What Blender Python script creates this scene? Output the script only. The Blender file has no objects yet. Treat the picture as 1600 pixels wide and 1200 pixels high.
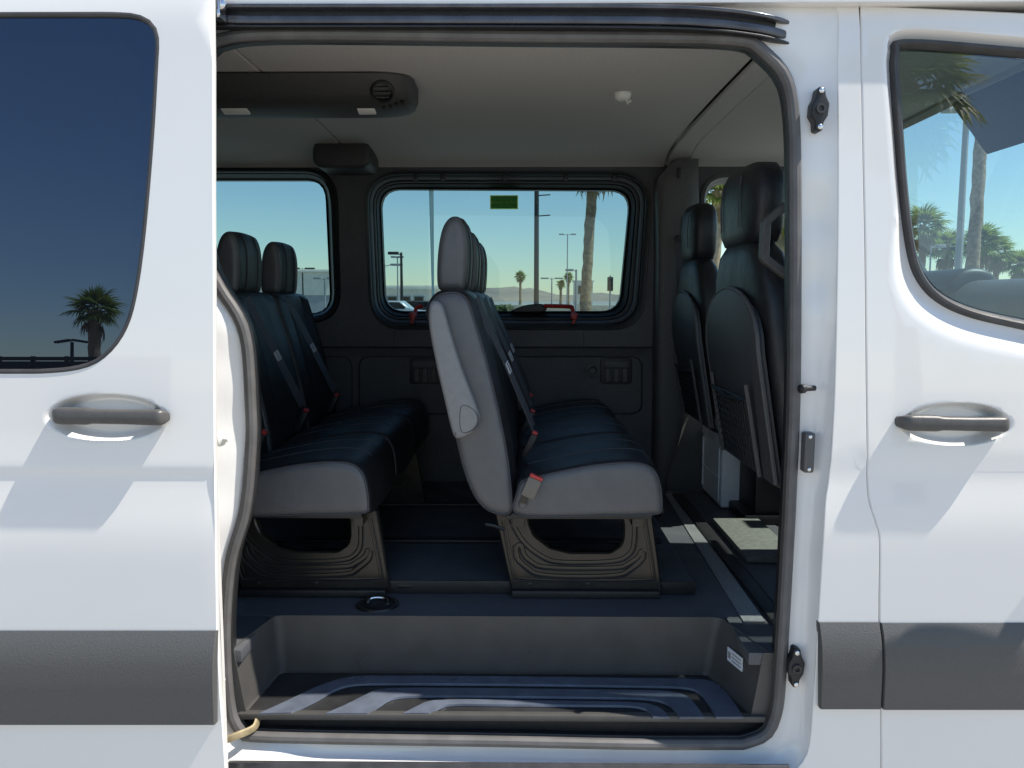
import bpy, bmesh, math, random
import numpy as np
from mathutils import Vector, Matrix
from mathutils.geometry import delaunay_2d_cdt

random.seed(7)
S = bpy.context.scene
COL = S.collection

# ------------------------------------------------------------------ camera
FPX = 1283.0                       # focal length in pixels of a 1600 px wide picture
CAMZ = 1.38
CAM = Vector((0.0, -1.75, CAMZ))
PITCH = math.atan(130.0 / FPX)
YAW = math.atan(15.0 / FPX)
cd = bpy.data.cameras.new('camera')
cd.sensor_width = 36.0
cd.lens = 36.0 * FPX / 1600.0
cd.clip_start = 0.05
cd.clip_end = 8000.0
cam = bpy.data.objects.new('camera', cd)
COL.objects.link(cam)
cam.location = CAM
cam.rotation_euler = (math.pi / 2 - PITCH, 0.0, YAW)
S.camera = cam
CR = cam.rotation_euler.to_matrix()

# ------------------------------------------------------------------ light
SUN = Vector((0.62, -0.085, 1.0)).normalized()      # towards the sun
w = bpy.data.worlds.new('World')
S.world = w
w.use_nodes = True
nt = w.node_tree
sky = nt.nodes.new('ShaderNodeTexSky')
sky.sky_type = 'NISHITA'
sky.sun_disc = False
sky.sun_elevation = math.asin(SUN.z)
sky.sun_rotation = math.atan2(SUN.x, SUN.y)
sky.air_density = 1.1
sky.dust_density = 0.05
sky.ozone_density = 2.6
bg = nt.nodes['Background']
bg.inputs['Strength'].default_value = 0.100
nt.links.new(sky.outputs[0], bg.inputs[0])
sd = bpy.data.lights.new('sun', 'SUN')
sd.energy = 4.2
sd.angle = math.radians(0.53)
sd.color = (1.0, 0.95, 0.86)
so = bpy.data.objects.new('sun', sd)
COL.objects.link(so)
so.rotation_euler = SUN.to_track_quat('Z', 'Y').to_euler()
so.location = (6, -4, 9)
S.view_settings.view_transform = 'Standard'
S.view_settings.look = 'None'
S.view_settings.gamma = 1.0
S.view_settings.use_curve_mapping = False
S.view_settings.exposure = 0.90

# ------------------------------------------------------------------ pixel -> place
def ray(px, py):
    return CR @ Vector(((px - 800.0) / FPX, (600.0 - py) / FPX, -1.0))
def W(px, py, Y):
    d = ray(px, py)
    return CAM + d * ((Y - CAM.y) / d.y)
def WZ(px, py, Z):
    d = ray(px, py)
    return CAM + d * ((Z - CAM.z) / d.z)
def WX(pts, Y):
    return [(lambda v: (v.x, v.z))(W(p[0], p[1], Y)) for p in pts]
def WS(pts, yf):
    out = []
    for p in pts:
        y = 0.0
        for _ in range(4):
            v = W(p[0], p[1], y)
            y = yf(v.x, v.z)
        out.append((v.x, v.z))
    return out

# ------------------------------------------------------------------ 2D loops
def resample(pts, n, closed=True):
    p = np.array(pts, float)
    if closed: p = np.vstack([p, p[:1]])
    d = np.r_[0, np.cumsum(np.linalg.norm(np.diff(p, axis=0), axis=1))]
    t = np.linspace(0, d[-1], n + 1)[:-1] if closed else np.linspace(0, d[-1], n)
    return [tuple(np.interp(a, d, p[:, k]) for k in range(p.shape[1])) for a in t]
def catmull(pts, n=6, closed=True):
    P = [Vector(p) for p in pts]
    out = []
    m = len(P)
    for i in range(m if closed else m - 1):
        if closed: a, b, c, d = P[(i - 1) % m], P[i], P[(i + 1) % m], P[(i + 2) % m]
        else: a, b, c, d = P[max(i - 1, 0)], P[i], P[i + 1], P[min(i + 2, m - 1)]
        for k in range(n):
            t = k / n
            out.append(tuple(0.5 * ((2 * b) + (c - a) * t + (2 * a - 5 * b + 4 * c - d) * t * t + (3 * b - a - 3 * c + d) * t ** 3)))
    if not closed: out.append(tuple(P[-1]))
    return out
def fillet(pts, r, n=7):
    out = []
    m = len(pts)
    for i in range(m):
        rr = pts[i][2] if len(pts[i]) > 2 else r
        p = Vector(pts[i][:2]); a = Vector(pts[i - 1][:2]); b = Vector(pts[(i + 1) % m][:2])
        u = (a - p); v = (b - p)
        lu, lv = u.length, v.length
        u.normalize(); v.normalize()
        ang = math.acos(max(-1, min(1, u.dot(v))))
        if rr <= 0 or ang > 3.1:
            out.append(tuple(p)); continue
        t = min(rr / math.tan(ang / 2), 0.48 * lu, 0.48 * lv)
        p0 = p + u * t; p1 = p + v * t
        for k in range(n + 1):
            s = k / n
            q = p0 * (1 - s) ** 2 + p * 2 * s * (1 - s) * 0.9 + (p0 + p1) * 0.5 * 2 * s * (1 - s) * 0.1 + p1 * s * s
            out.append(tuple(q))
    return out
def area2(l):
    return 0.5 * sum(l[i - 1][0] * l[i][1] - l[i][0] * l[i - 1][1] for i in range(len(l)))
def chaikin(pts, n=2):
    P = [tuple(p) for p in pts]
    for _ in range(n):
        Q = [P[0]]
        for a, b in zip(P, P[1:]):
            Q.append(tuple(x * .75 + y * .25 for x, y in zip(a, b))); Q.append(tuple(x * .25 + y * .75 for x, y in zip(a, b)))
        P = Q + [P[-1]]
    return P
def offset(loop, d):
    """move a closed 2D loop outward by d"""
    s = 1 if area2(loop) > 0 else -1
    m = len(loop); out = []
    for i in range(m):
        a = Vector(loop[i - 1]); b = Vector(loop[i]); c = Vector(loop[(i + 1) % m])
        t = (c - a)
        if t.length < 1e-9: out.append(tuple(b)); continue
        t.normalize()
        out.append((b.x + t.y * d * s, b.y - t.x * d * s))
    return out
def inset(loop, d):
    """shrink a loop by d in small relaxed steps so that corners do not fold over"""
    n = max(1, int(math.ceil(abs(d) / .0025))); L = [tuple(p) for p in loop]
    for _ in range(n if abs(d) > 1e-9 else 0):
        L = offset(L, -d / n); m = len(L)
        L = [(L[i][0] * .6 + .2 * (L[i - 1][0] + L[(i + 1) % m][0]), L[i][1] * .6 + .2 * (L[i - 1][1] + L[(i + 1) % m][1])) for i in range(m)]
    return L
def inside(P, loop):
    x, y = P[:, 0], P[:, 1]
    L = np.array(loop); r = np.zeros(len(P), bool)
    j = len(L) - 1
    for i in range(len(L)):
        xi, yi = L[i]; xj, yj = L[j]
        c = ((yi > y) != (yj > y)) & (x < (xj - xi) * (y - yi) / (yj - yi + 1e-15) + xi)
        r ^= c; j = i
    return r

# ------------------------------------------------------------------ objects
def finish(bm, sharp=35):
    bmesh.ops.recalc_face_normals(bm, faces=bm.faces[:])
    for f in bm.faces: f.smooth = True
    for e in bm.edges:
        if len(e.link_faces) == 2 and e.calc_face_angle(0) > math.radians(sharp): e.smooth = False
def obj(name, bm, mats, parent=None, sharp=35, label=None, kind=None):
    finish(bm, sharp)
    me = bpy.data.meshes.new(name)
    bm.to_mesh(me); bm.free()
    for m in (mats if isinstance(mats, (list, tuple)) else [mats]): me.materials.append(m)
    o = bpy.data.objects.new(name, me)
    COL.objects.link(o)
    if parent:
        o.parent = parent
        base = parent.parent if parent.parent else None
        off = parent.location.copy()
        if base: off += base.location
        me.transform(Matrix.Translation(-off))
    if label: o['label'] = label
    if kind: o['kind'] = kind
    return o
def thing(name, label, cat, loc=(0, 0, 0), group=None):
    o = bpy.data.objects.new(name, None)
    COL.objects.link(o)
    o.location = loc
    o.empty_display_size = 0.2
    o['label'] = label; o['category'] = cat
    if group: o['group'] = group
    return o
def copy_tree(o, parent=None):
    c = o.copy(); COL.objects.link(c)
    if parent: c.parent = parent
    for ch in [q for q in bpy.data.objects if q.parent is o]: copy_tree(ch, c)
    return c
NB = bmesh.new

# ------------------------------------------------------------------ shapes
def add_box(bm, x0, x1, y0, y1, z0, z1, bev=0.0, seg=2, mat=None):
    v = bmesh.ops.create_cube(bm, size=1.0, matrix=Matrix.Translation(((x0 + x1) / 2, (y0 + y1) / 2, (z0 + z1) / 2)) @ Matrix.Diagonal((abs(x1 - x0), abs(y1 - y0), abs(z1 - z0), 1)))['verts']
    if bev > 0:
        e = list({e for q in v for e in q.link_edges})
        bmesh.ops.bevel(bm, geom=e, offset=bev, segments=seg, affect='EDGES', profile=0.6)
def add_obox(bm, M, sx, sy, sz, bev=0.0, seg=2):
    v = bmesh.ops.create_cube(bm, size=1.0, matrix=M @ Matrix.Diagonal((sx, sy, sz, 1)))['verts']
    if bev > 0:
        e = list({e for q in v for e in q.link_edges})
        bmesh.ops.bevel(bm, geom=e, offset=bev, segments=seg, affect='EDGES', profile=0.6)
def loft(bm, loops, closed=True, cap0=True, cap1=True, ring=False):
    R = [[bm.verts.new(p) for p in l] for l in loops]
    n = len(R[0])
    for a in range(len(R) if ring else len(R) - 1):
        A, B = R[a], R[(a + 1) % len(R)]
        for i in range(n if closed else n - 1):
            j = (i + 1) % n
            try: bm.faces.new((A[i], A[j], B[j], B[i]))
            except ValueError: pass
    if cap0 and not ring: bm.faces.new(R[0])
    if cap1 and not ring: bm.faces.new(R[-1][::-1])
    return R
def tube(bm, path, r, n=10, closed=False, cap=True, sx=1.0):
    P = [Vector(p) for p in path]; m = len(P)
    loops = []
    up = None
    for i in range(m):
        a = P[i - 1] if (closed or i > 0) else P[i]
        b = P[(i + 1) % m] if (closed or i < m - 1) else P[i]
        t = (b - a).normalized()
        if up is None:
            up = Vector((0, 1, 0)) if abs(t.y) < 0.9 else Vector((0, 0, 1))
        u = (up - t * up.dot(t)).normalized(); up = u
        v = t.cross(u)
        rr = r[i] if isinstance(r, (list, tuple)) else r
        loops.append([P[i] + (u * math.cos(2 * math.pi * k / n) * sx + v * math.sin(2 * math.pi * k / n)) * rr for k in range(n)])
    loft(bm, loops, True, cap and not closed, cap and not closed, ring=closed)
def sweep(bm, path, prof, closed=False, upv=(0, 1, 0), cap=True):
    """prof: 2D points (u along up vector, v across)"""
    P = [Vector(p) for p in path]; m = len(P); loops = []
    up = Vector(upv)
    for i in range(m):
        a = P[i - 1] if (closed or i > 0) else P[i]
        b = P[(i + 1) % m] if (closed or i < m - 1) else P[i]
        t = (b - a).normalized()
        u = (up - t * up.dot(t)).normalized(); v = t.cross(u)
        loops.append([P[i] + u * q[0] + v * q[1] for q in prof])
    loft(bm, loops, True, cap and not closed, cap and not closed, ring=closed)
def panel(outer, holes, yf, step=0.03, t=0.03, ch=0.003, dense=(), rim=True, bm=None, rings=()):
    """sheet in the x,z plane bulged by yf(x,z), with holes, rolled edges of depth t"""
    own = bm is None
    if own: bm = NB()
    if area2(outer) < 0: outer = outer[::-1]
    loops = [outer] + [h if area2(h) < 0 else h[::-1] for h in holes]
    pts = []; edges = []
    for l in loops:
        b = len(pts); pts += [Vector(p[:2]) for p in l]
        edges += [(b + i, b + (i + 1) % len(l)) for i in range(len(l))]
    A = np.array([tuple(p) for p in pts])
    lo, hi = np.array(outer).min(0), np.array(outer).max(0)
    def grid(x0, x1, z0, z1, s):
        gx = np.arange(x0 + s * 0.5, x1, s); gz = np.arange(z0 + s * 0.5, z1, s)
        return np.array([(a + (0.5 * s if k % 2 else 0) + 1e-5 * random.random(), b) for k, b in enumerate(gz) for a in gx]).reshape(-1, 2)
    G = grid(lo[0], hi[0], lo[1], hi[1], step)
    extra = []
    for (x0, x1, z0, z1, s) in dense:
        if len(G): G = G[~((G[:, 0] > x0 - s) & (G[:, 0] < x1 + s) & (G[:, 1] > z0 - s) & (G[:, 1] < z1 + s))]
        extra.append((grid(x0, x1, z0, z1, s), s))
    extra.append((G, step))
    for pl, mask in rings:
        extra = [(np.array([q for q in g if not mask(q[0], q[1])]).reshape(-1, 2), s) for g, s in extra]
    for pl, mask in rings:
        extra.append((np.array(pl), .004))
    for g, s in extra:
        if not len(g): continue
        g = np.array(g) + 1e-6 * np.random.RandomState(1).randn(len(g), 2)
        k = inside(g, outer)
        for h in holes: k &= ~inside(g, h)
        g = g[k]
        if not len(g): continue
        d = np.full(len(g), 1e9)
        for i in range(0, len(A)):
            d = np.minimum(d, ((g - A[i]) ** 2).sum(1))
        g = g[np.sqrt(d) > 0.4 * s]
        pts += [Vector((a, b)) for a, b in g]
    V, E, F = delaunay_2d_cdt(pts, edges, [], 0, 1e-7)[:3]
    VA = np.array([tuple(v) for v in V])
    C = np.array([(VA[f[0]] + VA[f[1]] + VA[f[2]]) / 3 for f in F])
    k = inside(C, outer)
    for h in holes: k &= ~inside(C, h)
    vs = {}
    def gv(i):
        if i not in vs:
            x, z = VA[i]; vs[i] = bm.verts.new((x, yf(x, z), z))
        return vs[i]
    for f, q in zip(F, k):
        if q:
            try: bm.faces.new([gv(i) for i in f])
            except ValueError: pass
    if rim:
        for l in loops:
            o = offset(l, ch if l is loops[0] else -ch)
            r0 = [(x, yf(x, z), z) for x, z in l]
            r1 = [(o[i][0], yf(*l[i]) + ch, o[i][1]) for i in range(len(l))]
            r2 = [(o[i][0], yf(*l[i]) + t, o[i][1]) for i in range(len(l))]
            loft(bm, [r0, r1, r2], True, False, False)
        bmesh.ops.remove_doubles(bm, verts=bm.verts[:], dist=1e-5)
    return bm
def prism(bm, loop, y0, y1, r=0.0, seg=3):
    """extrude an x,z outline from y0 to y1 with rounded ends of radius r"""
    if r > 0:
        Q = [(r * (1 - math.cos(math.pi / 2 * k / seg)), inset(loop, r * (1 - math.sin(math.pi / 2 * k / seg)))) for k in range(seg + 1)]
        L = [[(x, y0 + d, z) for x, z in l] for d, l in Q] + [[(x, y1 - d, z) for x, z in l] for d, l in Q[::-1]]
    else:
        L = [[(x, y0, z) for x, z in loop], [(x, y1, z) for x, z in loop]]
    loft(bm, L)
def lathe(bm, prof, M, n=20):
    loops = [[M @ Vector((r * math.cos(2 * math.pi * k / n), r * math.sin(2 * math.pi * k / n), h)) for k in range(n)] for r, h in prof]
    loft(bm, loops)
def AX(axis, loc):
    v = Vector(axis).normalized()
    return Matrix.Translation(loc) @ v.to_track_quat('Z', 'Y').to_matrix().to_4x4()

# ------------------------------------------------------------------ materials
def mat(name, col, rough=0.5, metal=0.0, noise=0.0, nscale=40.0, bump=0.0, bscale=200.0, coat=0.0, ior=1.5, col2=None, detail=4.0, spec=None, rvar=0.0, pucker=0.0):
    m = bpy.data.materials.new(name); m.use_nodes = True
    N = m.node_tree.nodes; L = m.node_tree.links
    p = N['Principled BSDF']
    p.inputs['Base Color'].default_value = (*col, 1)
    p.inputs['Roughness'].default_value = rough
    p.inputs['Metallic'].default_value = metal
    p.inputs['IOR'].default_value = ior
    if spec is not None: p.inputs['Specular IOR Level'].default_value = spec
    if coat:
        p.inputs['Coat Weight'].default_value = coat
        p.inputs['Coat Roughness'].default_value = 0.025
    tc = N.new('ShaderNodeTexCoord')
    if noise or col2:
        n = N.new('ShaderNodeTexNoise'); n.inputs['Scale'].default_value = nscale; n.inputs['Detail'].default_value = detail
        L.new(tc.outputs['Object'], n.inputs['Vector'])
        r = N.new('ShaderNodeMix'); r.data_type = 'RGBA'
        c2 = col2 if col2 else tuple(min(1, c * (1 + noise)) for c in col)
        c1 = col if col2 else tuple(c * (1 - noise) for c in col)
        r.inputs[6].default_value = (*c1, 1); r.inputs[7].default_value = (*c2, 1)
        mr = N.new('ShaderNodeMapRange'); mr.inputs[1].default_value = 0.35; mr.inputs[2].default_value = 0.65
        L.new(n.outputs['Fac'], mr.inputs[0]); L.new(mr.outputs[0], r.inputs[0])
        L.new(r.outputs[2], p.inputs['Base Color'])
    if rvar:
        n3 = N.new('ShaderNodeTexNoise'); n3.inputs['Scale'].default_value = 9.0; n3.inputs['Detail'].default_value = 5.0
        L.new(tc.outputs['Object'], n3.inputs['Vector'])
        m3 = N.new('ShaderNodeMapRange'); m3.inputs[1].default_value = 0.3; m3.inputs[2].default_value = 0.7
        m3.inputs[3].default_value = max(0.02, rough - rvar); m3.inputs[4].default_value = rough + rvar
        L.new(n3.outputs['Fac'], m3.inputs[0]); L.new(m3.outputs[0], p.inputs['Roughness'])
    if pucker:
        n4 = N.new('ShaderNodeTexNoise'); n4.inputs['Scale'].default_value = 16.0; n4.inputs['Detail'].default_value = 2.0; n4.inputs['Distortion'].default_value = 1.2
        L.new(tc.outputs['Object'], n4.inputs['Vector'])
        b4 = N.new('ShaderNodeBump'); b4.inputs['Strength'].default_value = pucker; b4.inputs['Distance'].default_value = 0.012
        L.new(n4.outputs['Fac'], b4.inputs['Height'])
    if bump:
        n2 = N.new('ShaderNodeTexNoise'); n2.inputs['Scale'].default_value = bscale; n2.inputs['Detail'].default_value = 3.0
        L.new(tc.outputs['Object'], n2.inputs['Vector'])
        b = N.new('ShaderNodeBump'); b.inputs['Strength'].default_value = bump; b.inputs['Distance'].default_value = 0.002
        L.new(n2.outputs['Fac'], b.inputs['Height'])
        if pucker: L.new(b4.outputs[0], b.inputs['Normal'])
        L.new(b.outputs[0], p.inputs['Normal'])
    return m
def glassmat(name, tint, ior=1.5, gloss=1.0):
    m = bpy.data.materials.new(name); m.use_nodes = True
    N = m.node_tree.nodes; L = m.node_tree.links
    N.remove(N['Principled BSDF'])
    out = N['Material Output']
    t = N.new('ShaderNodeBsdfTransparent'); t.inputs[0].default_value = (*tint, 1)
    g = N.new('ShaderNodeBsdfGlossy'); g.inputs['Roughness'].default_value = 0.0
    g.inputs[0].default_value = (gloss, gloss, gloss, 1)
    # reflectance of a thin pane, the same from both sides
    f0 = ((ior - 1) / (ior + 1)) ** 2
    ge = N.new('ShaderNodeNewGeometry')
    dt = N.new('ShaderNodeVectorMath'); dt.operation = 'DOT_PRODUCT'
    L.new(ge.outputs['Incoming'], dt.inputs[0]); L.new(ge.outputs['Normal'], dt.inputs[1])
    def mth(op, a, b=None):
        n = N.new('ShaderNodeMath'); n.operation = op; n.use_clamp = True
        for k, v in enumerate((a, b)):
            if v is None: continue
            if isinstance(v, (int, float)): n.inputs[k].default_value = v
            else: L.new(v, n.inputs[k])
        return n.outputs[0]
    ab = N.new('ShaderNodeMath'); ab.operation = 'ABSOLUTE'; L.new(dt.outputs['Value'], ab.inputs[0])
    fr = mth('ADD', mth('MULTIPLY', mth('POWER', mth('SUBTRACT', 1.0, ab.outputs[0]), 5.0), 1 - f0), f0)
    x = N.new('ShaderNodeMixShader')
    L.new(fr, x.inputs[0]); L.new(t.outputs[0], x.inputs[1]); L.new(g.outputs[0], x.inputs[2])
    L.new(x.outputs[0], out.inputs[0])
    return m
def backlit(m, col, f):
    """thin film: part of the light from behind comes through"""
    N = m.node_tree.nodes; L = m.node_tree.links
    t = N.new('ShaderNodeBsdfTranslucent'); t.inputs[0].default_value = (*col, 1)
    x = N.new('ShaderNodeMixShader'); x.inputs[0].default_value = f
    L.new(N['Principled BSDF'].outputs[0], x.inputs[1]); L.new(t.outputs[0], x.inputs[2])
    L.new(x.outputs[0], N['Material Output'].inputs[0])
    return m
M = {}
M['paint'] = mat('white_paint', (0.80, 0.775, 0.74), 0.22, noise=0.012, nscale=3.0, coat=1.0, bump=0.03, bscale=6, rvar=0.05)
M['jamb'] = mat('white_jamb_paint', (0.78, 0.76, 0.73), 0.16, noise=0.03, nscale=9.0, coat=0.6, rvar=0.08)
M['trim'] = mat('grey_rub_plastic', (0.085, 0.084, 0.082), 0.45, noise=0.05, nscale=260, bump=0.5, bscale=320, rvar=0.03)
M['handle'] = mat('grey_handle_plastic', (0.075, 0.070, 0.066), 0.38, noise=0.08, nscale=70, bump=0.2, bscale=900)
M['rubber'] = mat('rubber_seal', (0.045, 0.043, 0.043), 0.5, noise=0.15, nscale=25, rvar=0.1)
M['rubber_grey'] = mat('door_opening_seal', (0.105, 0.10, 0.097), 0.5, noise=0.15, nscale=20, rvar=0.1)
M['black'] = mat('black_plastic', (0.014, 0.014, 0.015), 0.45, noise=0.2, nscale=50, bump=0.2, bscale=800)
M['gap'] = mat('dark_body_seam', (0.02, 0.02, 0.022), 0.7)
M['liner'] = mat('headliner_fabric', (0.50, 0.475, 0.44), 0.95, noise=0.10, nscale=350, bump=0.5, bscale=700)
M['wall'] = mat('wall_trim_plastic', (0.070, 0.071, 0.076), 0.5, noise=0.10, nscale=90, bump=0.3, bscale=900, rvar=0.08)
M['wall2'] = mat('pillar_trim_plastic', (0.085, 0.083, 0.081), 0.52, noise=0.10, nscale=90, bump=0.3, bscale=900)
M['console'] = mat('console_plastic', (0.045, 0.044, 0.043), 0.5, noise=0.1, nscale=80, bump=0.25, bscale=900)
M['leather'] = mat('black_leatherette', (0.015, 0.0155, 0.017), 0.40, noise=0.2, nscale=30, bump=0.45, bscale=420, rvar=0.07, pucker=0.16)
M['leather_grey'] = mat('grey_leatherette', (0.100, 0.099, 0.099), 0.36, noise=0.06, nscale=30, bump=0.45, bscale=420, rvar=0.06, pucker=0.12)
M['seam'] = mat('seam_thread', (0.055, 0.055, 0.06), 0.7)
M['armrest'] = mat('armrest_plastic', (0.215, 0.21, 0.206), 0.45, noise=0.05, nscale=60, bump=0.25, bscale=800)
M['seatshell'] = mat('seat_back_plastic', (0.055, 0.055, 0.057), 0.48, noise=0.1, nscale=60, bump=0.25, bscale=800)
M['steel'] = mat('black_coated_steel', (0.050, 0.046, 0.040), 0.24, metal=0.6, noise=0.10, nscale=20, rvar=0.08)
M['floor'] = mat('floor_vinyl', (0.060, 0.062, 0.068), 0.40, col2=(0.098, 0.100, 0.108), nscale=420, bump=0.3, bscale=600, rvar=0.12)
M['step'] = mat('step_plastic', (0.068, 0.065, 0.061), 0.36, noise=0.10, nscale=14, bump=0.3, bscale=900, rvar=0.1)
M['tread'] = mat('black_step_tread', (0.022, 0.022, 0.023), 0.4, noise=0.2, nscale=20, bump=0.3, bscale=900, rvar=0.1)
M['rib'] = mat('step_tread_rubber', (0.092, 0.106, 0.138), 0.34, noise=0.15, nscale=25, bump=0.2, bscale=700, rvar=0.1)
M['alu'] = mat('aluminium_strip', (0.42, 0.42, 0.42), 0.42, metal=0.7, noise=0.1, nscale=90, rvar=0.1)
M['slab'] = mat('pale_mat', (0.12, 0.12, 0.105), 0.8, noise=0.15, nscale=60)
M['chrome'] = mat('bright_steel', (0.7, 0.7, 0.7), 0.2, metal=1.0)
M['railmetal'] = mat('dark_rail_metal', (0.10, 0.10, 0.11), 0.28, metal=0.6, noise=0.2, nscale=15, rvar=0.1)
M['red'] = mat('red_plastic', (0.42, 0.02, 0.015), 0.4)
M['orange'] = mat('red_button_plastic', (0.45, 0.03, 0.025), 0.4)
M['belt'] = mat('belt_webbing', (0.055, 0.056, 0.062), 0.5, noise=0.3, nscale=600, bump=0.4, bscale=900)
M['label'] = mat('white_label', (0.7, 0.72, 0.75), 0.6)
M['print'] = mat('label_print', (0.06, 0.06, 0.07), 0.6)
M['buckle'] = mat('buckle_plastic', (0.15, 0.13, 0.105), 0.5)
M['boxplastic'] = mat('white_box_plastic', (0.82, 0.84, 0.86), 0.4, noise=0.05, nscale=20)
M['lamp'] = mat('lamp_lens', (0.75, 0.74, 0.68), 0.35)
M['sign'] = backlit(mat('green_sign', (0.02, 0.16, 0.06), 0.5), (.22, .36, .15), .85)
M['film'] = backlit(mat('pale_reflection', (0.8, 0.85, 0.85), 0.5), (.75, .9, .9), .8)  # backlit white for the strip that imitates a window reflection
M['signtext'] = backlit(mat('yellow_sign_text', (0.60, 0.62, 0.12), 0.5), (.9, .95, .5), .8)
M['hook'] = mat('waxed_steel', (0.30, 0.24, 0.14), 0.45, metal=0.3, noise=0.3, nscale=40)
M['privacy'] = mat('dark_privacy_glass', (0.004, 0.005, 0.007), 0.0, ior=2.05)
M['privacy'].node_tree.nodes['Principled BSDF'].inputs['Specular Tint'].default_value = (.55, .72, 1.0, 1)
M['glass_far'] = glassmat('tinted_glass', (0.31, 0.46, 0.49), 1.45)
M['glass_cab'] = glassmat('clear_glass', (0.74, 0.86, 0.86), 1.52)
M['glass_door'] = glassmat('side_window_glass', (0.64, 0.78, 0.79), 1.95)

# ================================================================== PLACE
def gmat():
    m = mat('parking_lot_concrete', (0.25, 0.235, 0.215), 0.85, col2=(0.33, 0.315, 0.29), nscale=0.6, detail=8)
    return m
bm = NB()
gs = [-3000, -600, -120, -40, -15, 0, 15, 40, 120, 600, 3000]
vg = [[bm.verts.new((x, y, 0)) for x in gs] for y in gs]
for i in range(10):
    for j in range(10): bm.faces.new((vg[i][j], vg[i][j + 1], vg[i + 1][j + 1], vg[i + 1][j]))
obj('ground', bm, gmat(), kind='structure')

# hills beyond the parking lot
bm = NB()
rng = np.random.RandomState(3)
N_ = 150
xs = np.linspace(-2200, 2200, N_)
def ridge(x):
    return 12 + 5 * math.sin(x / 160 + 1) + 6 * math.sin(x / 63 + 2.2) + 3.5 * math.sin(x / 27) + 9 * math.exp(-((x - 40) / 130) ** 2)
rows = []
for k, (yy, hf) in enumerate([(1500, 0.0), (1560, 0.45), (1640, 0.8), (1720, 1.0), (1850, 0.5)]):
    rows.append([bm.verts.new((x, yy + 25 * rng.randn() * (k > 0), -1 + ridge(x + 20 * k) * hf * (1 + 0.12 * rng.randn()) + 0.5)) for x in xs])
for a, b in zip(rows, rows[1:]):
    for i in range(N_ - 1): bm.faces.new((a[i], a[i + 1], b[i + 1], b[i]))
obj('hills', bm, mat('dry_hill_soil', (0.30, 0.24, 0.19), 0.95, col2=(0.22, 0.18, 0.15), nscale=0.02), kind='structure', sharp=180)

M['trunk'] = mat('palm_bark', (0.33, 0.24, 0.15), 0.9, col2=(0.18, 0.12, 0.07), nscale=9, bump=0.6, bscale=30)
M['frond'] = backlit(mat('palm_leaf', (0.10, 0.15, 0.03), 0.45, col2=(0.18, 0.21, 0.05), nscale=2.0), (.34, .40, .07), .38)
M['deadfrond'] = mat('dry_palm_leaf', (0.30, 0.22, 0.11), 0.8, col2=(0.2, 0.14, 0.07), nscale=3.0)
M['pole'] = mat('dark_pole_steel', (0.018, 0.017, 0.017), 0.6)
M['polegrey'] = mat('grey_pole_steel', (0.28, 0.28, 0.28), 0.5)
M['stucco'] = mat('cream_stucco', (0.72, 0.68, 0.58), 0.9, noise=0.05, nscale=2)
M['greywall'] = mat('grey_wall_paint', (0.33, 0.34, 0.35), 0.8, noise=0.05, nscale=1)
M['block'] = mat('tan_block', (0.42, 0.36, 0.28), 0.9, noise=0.1, nscale=3)
M['fence'] = mat('dark_fence_metal', (0.035, 0.028, 0.03), 0.6)
M['hedge'] = mat('hedge_leaf', (0.06, 0.09, 0.03), 0.7, col2=(0.10, 0.13, 0.04), nscale=4)
M['carpaint'] = mat('silver_car_paint', (0.45, 0.46, 0.48), 0.3, metal=0.3, coat=0.5)
M['carglass'] = mat('car_window', (0.01, 0.012, 0.015), 0.05)

def frond_mesh(name, L, m):
    """a fan leaf: bowed stalk, then narrow blades spreading from its tip"""
    bm = NB()
    st = [(0, 0, 0), (L * 0.2, 0, L * 0.05), (L * 0.42, 0, L * 0.05)]
    tube(bm, st, [0.03 * L * .6, 0.02 * L * .6, 0.014 * L * .6], 5)
    r = random.Random(len(name) + int(L * 10))
    nb = 17
    for i in range(nb):
        a = math.radians(-98 + 196 * i / (nb - 1)) + r.uniform(-.05, .05)
        l = L * (0.62 - 0.16 * abs(a) / 1.7) * r.uniform(0.88, 1.08)
        d = Vector((math.cos(a), math.sin(a), 0.0)); s = Vector((-math.sin(a), math.cos(a), 0))
        p0 = Vector(st[-1]); w_ = 0.036 * L
        prev = None
        for k, t in enumerate((0, .4, .75, 1.0)):
            c = p0 + d * l * t + Vector((0, 0, -l * 0.42 * t ** 2.2 + 0.05 * l * t))
            ww = w_ * (0.35, 1.0, 0.6, 0.04)[k]
            cur = (bm.verts.new(c - s * ww + Vector((0, 0, ww * .5))), bm.verts.new(c + s * ww + Vector((0, 0, ww * .5))), bm.verts.new(c))
            if prev:
                bm.faces.new((prev[0], cur[0], cur[2], prev[2])); bm.faces.new((prev[2], cur[2], cur[1], prev[1]))
            prev = cur
    for f in bm.faces: f.smooth = True
    me = bpy.data.meshes.new(name); bm.to_mesh(me); bm.free(); me.materials.append(m)
    return me
FR = {}
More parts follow.
